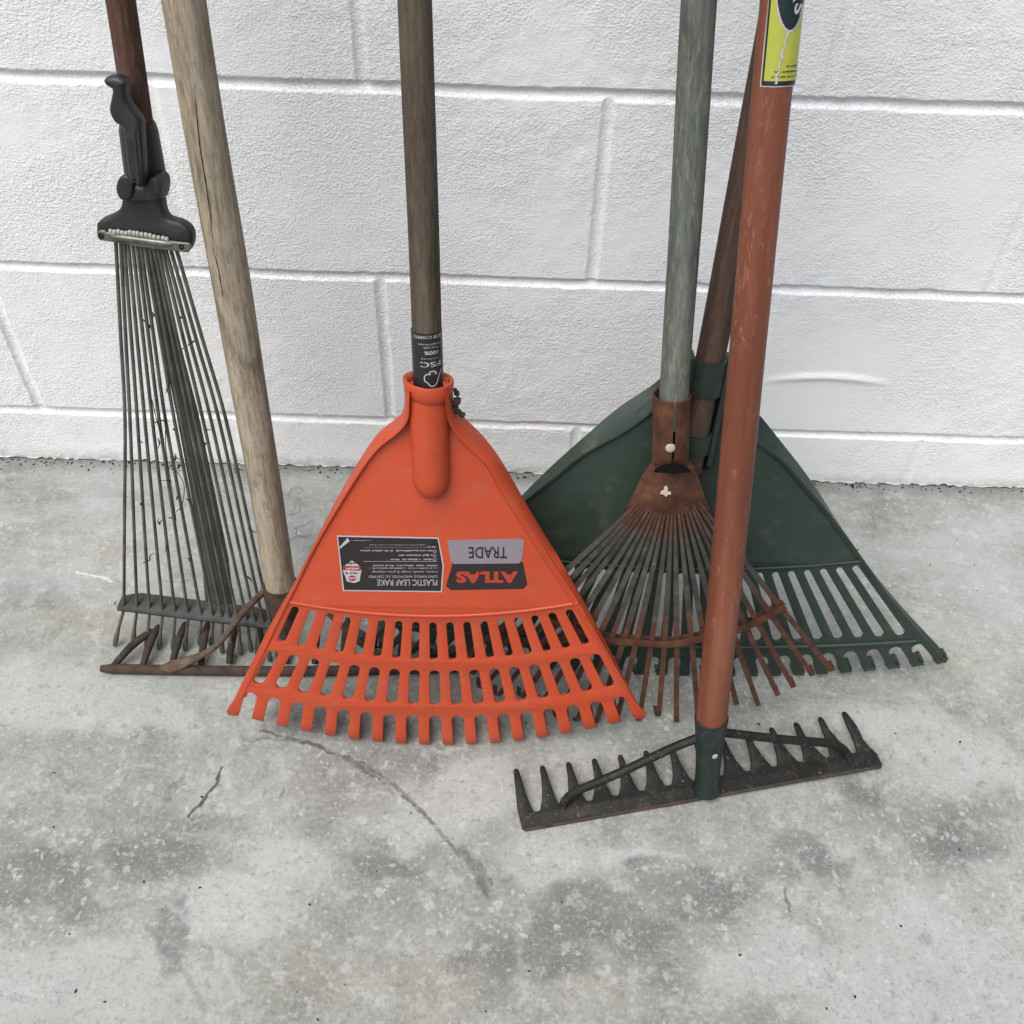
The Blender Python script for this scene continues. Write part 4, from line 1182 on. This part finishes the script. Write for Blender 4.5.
# ================================================================== 6. wire-tine adjustable rake, far left
def wire_rake():
    W = wall_hit((120, 0), (138.5, 120))
    F = Frame((124, 634), (271, 652), W, (195, 643)); L = F.L
    R = root('wire_rake', F.O, 'adjustable wire rake with grey steel tines and black plastic clamp, leftmost', 'rake')
    hnd, hb, hd, rb, ra, HL = handle('handle', F, (120, 0), 29.5, (138.5, 120), 28, .0, M['wood_dark_red'], R, start=(149, 190), wob=.01)
    z = lambda x, y: (60+x/3.938, y/3.938)
    def slab(name, pts, th, n, par, bevel=.0025, mat='black', res=2):
        nf = n+th*.3
        return plate(name, F, [q for q in resample(smooth_path([np.append(L(z(*p), nf), 0) for p in pts+pts[:1]], 4), .002)[:-1, :2]], M[mat], par, (), th, bevel, n, None, res, 35)
    clampb = slab('clamp_head', [(146, 880), (165, 862), (205, 845), (238, 818), (252, 775), (300, 765), (360, 765), (398, 775), (410, 830), (425, 858), (470, 872), (505, 895), (521, 925), (520, 965), (505, 992), (470, 988), (330, 968), (200, 948), (150, 935)], .013, .0075, R, .0035)
    # sleeve round the handle
    s_of = lambda py: float((F.w(*L((140+(py-120)*.155, py), .012), .012)-hb)@hd)
    P = lerp_pts(hb+hd*s_of(200), hb+hd*s_of(127), 10)
    P = [p-F.X*.0012 for p in P]
    tube('sleeve', P, np.interp(np.linspace(0, 1, 10), [0, .1, .92, 1], [.0150, .0160, .0142, .0128]), M['black'], R, segs=28, up=F.N)
    # hinge lugs
    for cx_, cy_, r_ in ((262, 735, 34), (372, 742, 32)):
        slab('hinge_lug', [(cx_+r_*cos(t), cy_+r_*1.5*sin(t)) for t in np.linspace(0, 2*pi, 14)[:-1]], .022, .012, R, .0022)
    slab('hinge_bridge', [(258, 705), (330, 728), (392, 700), (404, 780), (330, 792), (262, 788)], .020, .010, R, .004)
    # lever with its flared thumb end
    lev = slab('lever', [(172, 318), (182, 304), (205, 299), (232, 302), (258, 318), (266, 334), (258, 350), (262, 395), (288, 436), (316, 478), (320, 520), (330, 722), (300, 722), (276, 716), (262, 610), (250, 508), (222, 486), (203, 458), (195, 425), (204, 378), (206, 350), (184, 338)], .014, .024, R, .004)
    slab('lever_rib', [(292, 520), (300, 520), (316, 715), (306, 716)], .006, .033, lev, .001)
    # steel clamp plate with end screws and a pressed ridge
    zp = slab('clamp_plate', [(146, 914), (160, 906), (185, 912), (200, 918), (440, 950), (470, 954), (508, 958), (514, 975), (506, 994), (480, 992), (330, 974), (200, 952), (160, 946), (148, 932)], .003, .0165, R, .0008, 'bright_steel')
    a = L(z(196, 934), .02); b = L(z(440, 966), .02)
    tube('pressed_ridge', [F.w(*(a+(b-a)*t), .0178) for t in np.linspace(0, 1, 10)], np.interp(np.linspace(0, 1, 10), [0, .08, .92, 1], [.0010, .0028, .0028, .0010]), M['bright_steel'], zp, segs=12, up=F.N)
    for p in ((162, 929), (478, 972)):
        c = L(z(*p), .018); V = [(c[0]+.0022*cos(t), c[1]+.0022*sin(t), .0184) for t in np.linspace(0, 2*pi, 13)[:-1]]+[(c[0], c[1], .0178)]
        mk('screw', F.ws(V), [[i, (i+1) % 12, 12] for i in range(12)], M['gap_dark'], zp, True, V)
    # wire ends poking up above the plate
    ends = [(110+(w-0)/1, 0) for w in ()]
    dots = [195, 230, 268, 303, 340, 375, 412, 447, 485, 525, 563, 602, 643, 685, 718]; dy = [98, 104, 100, 112, 116, 108, 114, 118, 126, 130, 138, 150, 158, 162, 172]
    tin_top = [115.8, 120.6, 124, 128, 132.4, 136.7, 140.5, 144.6, 148.9, 153.2, 157, 161, 165, 170, 176]
    tin_mid = [125, 130, 137.4, 144.8, 152.4, 159.2, 165.5, 174.3, 181, 189, 195, 203, 211, 219, 226]
    tin_bot = [124, 137, 149.6, 162.6, 175, 188, 201, 213, 222, 230, 238, 247, 255.5, 263.5, 271]
    tip_x = [114.5, 133, 146.6, 159, 173, 185, 199.5, 211, 222, 231, 241, 251, 261, 270, 279]; tip_y = [646, 642, 647, 649, 649.5, 650, 646, 645, 652, 655, 656, 652, 658, 660, 660]
    r3 = random.Random(11)
    nb = .006
    for i in range(15):
        ty = 246+(tin_top[i]-115.8)/60*8
        by = 606+(tin_bot[i]-124)*.123
        nz = .014-.004*abs(i-7)/7
        top = F.w(*L((tin_top[i], ty-6), nz), nz)
        n_m = nb+.004
        mid = F.w(*L((tin_mid[i], 420), n_m), n_m)
        bot = F.w(*L((tin_bot[i], by), nb), nb)
        tip = floor_at((tip_x[i], tip_y[i]+r3.uniform(-2, 2)), .0025)
        kn = bot+(bot-mid)/np.linalg.norm(bot-mid)*.004
        path = np.concatenate([smooth_path([top, (top+mid)/2, mid, (mid+bot)/2, bot], 5)[:-1], smooth_path([bot, kn, kn+(tip-kn)*.5+np.array([0, 0, .001]), tip], 5)])
        tt = np.linspace(0, 1, len(path))
        rr = np.full(len(path), .00165); rr[-6:] = [.0017, .0020, .0024, .0029, .0028, .0020]
        V, Fc, G = tube_geo(path, rr, 8, up=F.X)
        mk('tine', V, Fc, M['tine_steel'], R, True, V, 60)
        c = L((90+dots[i]/9.31, 220+dy[i]/9.31), .016)
        d2 = np.array([.0, 1.])
        tube('wire_end', [F.w(c[0], c[1]-.0045, .0155), F.w(c[0], c[1]-.001, .0165), F.w(c[0], c[1]+.0009, .017), F.w(c[0], c[1]+.0014, .0172)], [.0016, .0017, .0015, .0007], M['rivet'], R, segs=10, up=F.N)
    # long flat strap behind the tines, slightly folded
    pts = [((148, 252), 9), ((158, 300), 14), ((171, 360), 19), ((184, 415), 22), ((201, 500), 24), ((212.5, 562), 27), ((217.5, 608), 28)]
    V = []; Fc = []
    for (p, w) in pts:
        for dx, h in ((-.5, -.004), (0, .0008), (.5, -.004), (.5, -.0058), (0, -.001), (-.5, -.0058)):
            q = L((p[0]+dx*w, p[1]+dx*2), .0); V.append((q[0], q[1], h-.002))
    for i in range(len(pts)-1):
        for j in range(6): Fc.append([i*6+j, i*6+(j+1) % 6, (i+1)*6+(j+1) % 6, (i+1)*6+j])
    Fc += [list(range(6)), [(len(pts)-1)*6+j for j in range(6)][::-1]]
    mk('spine_strap', F.ws(V), Fc, M['strap_steel'], R, False, V)
    # folded crossbar the tines run through
    c0 = L((118.5, 606), nb); c1 = L((276, 625.5), nb); V = []; Fc = []; m_ = 24
    for i in range(m_):
        t = i/(m_-1); p = c0+(c1-c0)*t; e = min(1, 6*min(t, 1-t)+.35)
        for y, h in ((-.0035, nb+.0035), (-.001, nb+.0045), (.0012, nb+.0030), (.0125*e, nb-.010), (.0110*e, nb-.012), (-.002, nb+.0012)):
            V.append((p[0], p[1]+y, h))
    for i in range(m_-1):
        for j in range(6): Fc.append([i*6+j, i*6+(j+1) % 6, (i+1)*6+(j+1) % 6, (i+1)*6+j])
    Fc += [list(range(6)), [(m_-1)*6+j for j in range(6)][::-1]]
    mk('crossbar', F.ws(V), Fc, M['bar_steel'], R, False, V)
    # dry bits of grass caught in the wires
    b = MB(); r4 = random.Random(21)
    spots = [(152, 312), (153, 330), (155, 345), (184, 348), (166, 390), (160, 420), (158, 438), (186, 318), (196, 340), (143, 443), (173, 462), (171, 480), (186, 498), (168, 518), (160, 525), (206, 430), (206, 444), (248, 528), (140, 505), (150, 560), (245, 575), (175, 430), (171, 455), (176, 500), (190, 560), (166, 545)]
    for px in spots:
        c = F.w(*L(px, .010), .010); m_ = r4.choice([1, 1, 2])
        for q in range(m_):
            v = np.array([r4.uniform(-1, 1), r4.uniform(-.4, .4), r4.uniform(-1.2, 1.2)]); ln = r4.uniform(.004, .014)
            Pw = smooth_path([c, c+v*ln*.5+np.array([r4.uniform(-.002, .002), 0, 0]), c+v*ln], 3)
            V, Fc, G = tube_geo(Pw, np.interp(np.linspace(0, 1, len(Pw)), [0, .3, 1], [.0004, r4.uniform(.0004, .0012), .0002]), 5); b.add(V, Fc)
    for pts in ([(160, 395), (165, 420), (166, 450), (172, 490), (176, 520)], [(152, 400), (158, 425), (164, 440)], [(176, 470), (184, 485), (182, 505), (176, 512)]):
        Pw = smooth_path([F.w(*L(p, .012), .012) for p in pts], 6); V, Fc, G = tube_geo(Pw, .0004, 5); b.add(V, Fc)
    o = b.build('dry_grass', M['grass']); o['kind'] = 'stuff'; o['label'] = 'dry grass bits caught between the wire tines'
wire_rake()

# lump of grey web and dirt on the shoulder of the orange rake, and a few hairs on the slab
def clump():
    c = FO.w(*FO.L((449.5, 401), .0), .0); b = MB(); r5 = random.Random(2)
    for q in range(7):
        p = c+np.array([r5.uniform(-.003, .005), r5.uniform(-.004, .004), -q*.0032+.008]); p = p+FO.X*q*.0011
        s = r5.uniform(.002, .0038); V = []; rings, k = 5, 8
        for i in range(rings):
            for j in range(k):
                a, t = pi*(i+.5)/rings, 2*pi*j/k; f_ = r5.uniform(.75, 1.25); V.append(p+s*f_*np.array([sin(a)*cos(t), sin(a)*sin(t), cos(a)]))
        Fc = [[i*k+j, i*k+(j+1) % k, (i+1)*k+(j+1) % k, (i+1)*k+j] for i in range(rings-1) for j in range(k)]+[list(range(k)), [(rings-1)*k+j for j in range(k)][::-1]]
        b.add(V, Fc)
    o = b.build('dirt_clump', M['dirt'], None, False)
    o['label'] = 'grey clump of dirt and web stuck on the shoulder of the orange rake'; o['category'] = 'dirt'
clump()
def hairs():
    b = MB(); r6 = random.Random(8)
    for q in range(9):
        px = (r6.uniform(284, 302), r6.uniform(495, 545)) if q < 6 else (r6.uniform(560, 700), r6.uniform(650, 720))
        p = floor_at(px); a = r6.uniform(0, 6.28); P = [p+np.array([0, 0, .0006])]
        for s in range(6): a += r6.uniform(-1.1, 1.1); P.append(P[-1]+np.array([cos(a)*.005, sin(a)*.005, r6.uniform(0, .001)]))
        V, Fc, G = tube_geo(smooth_path(P, 4), .0002, 4); b.add(V, Fc)
    o = b.build('loose_fibres', M['fibre'], None, False); o['kind'] = 'stuff'; o['label'] = 'thin grey fibres lying on the concrete beside the thick handle'
hairs()

# ------------------------------------------------------------------ light
az = atan2(-.50, -.60); el = radians(62)           # direction the light comes from (left, in front, above)
sd = np.array([sin(az)*cos(el), cos(az)*cos(el), sin(el)])
sun = bpy.data.lights.new('sun', 'SUN'); sun.energy = 1.5; sun.angle = radians(50); sun.color = (1, .985, .965)
so = bpy.data.objects.new('sun', sun); COL.objects.link(so)
so.rotation_euler = Vector(-sd).to_track_quat('-Z', 'Y').to_euler(); so.location = (-1, -2, 3)
w = bpy.data.worlds.new('World'); scene.world = w; w.use_nodes = True
nt = w.node_tree; nt.nodes.clear()
sky = nt.nodes.new('ShaderNodeTexSky'); sky.sky_type = 'NISHITA'; sky.sun_disc = False
sky.sun_elevation = el; sky.sun_rotation = az; sky.air_density = 1.; sky.dust_density = 3.5; sky.ozone_density = 1.
bg = nt.nodes.new('ShaderNodeBackground'); bg.inputs[1].default_value = .07
wo = nt.nodes.new('ShaderNodeOutputWorld'); nt.links.new(sky.outputs[0], bg.inputs[0]); nt.links.new(bg.outputs[0], wo.inputs[0])
vs = scene.view_settings; vs.view_transform = 'Standard'; vs.look = 'None'; vs.gamma = 1; vs.use_curve_mapping = False; vs.exposure = 1.14
scene.render.engine = 'CYCLES'; scene.cycles.max_bounces = 8
scene.cycles.use_denoising = True
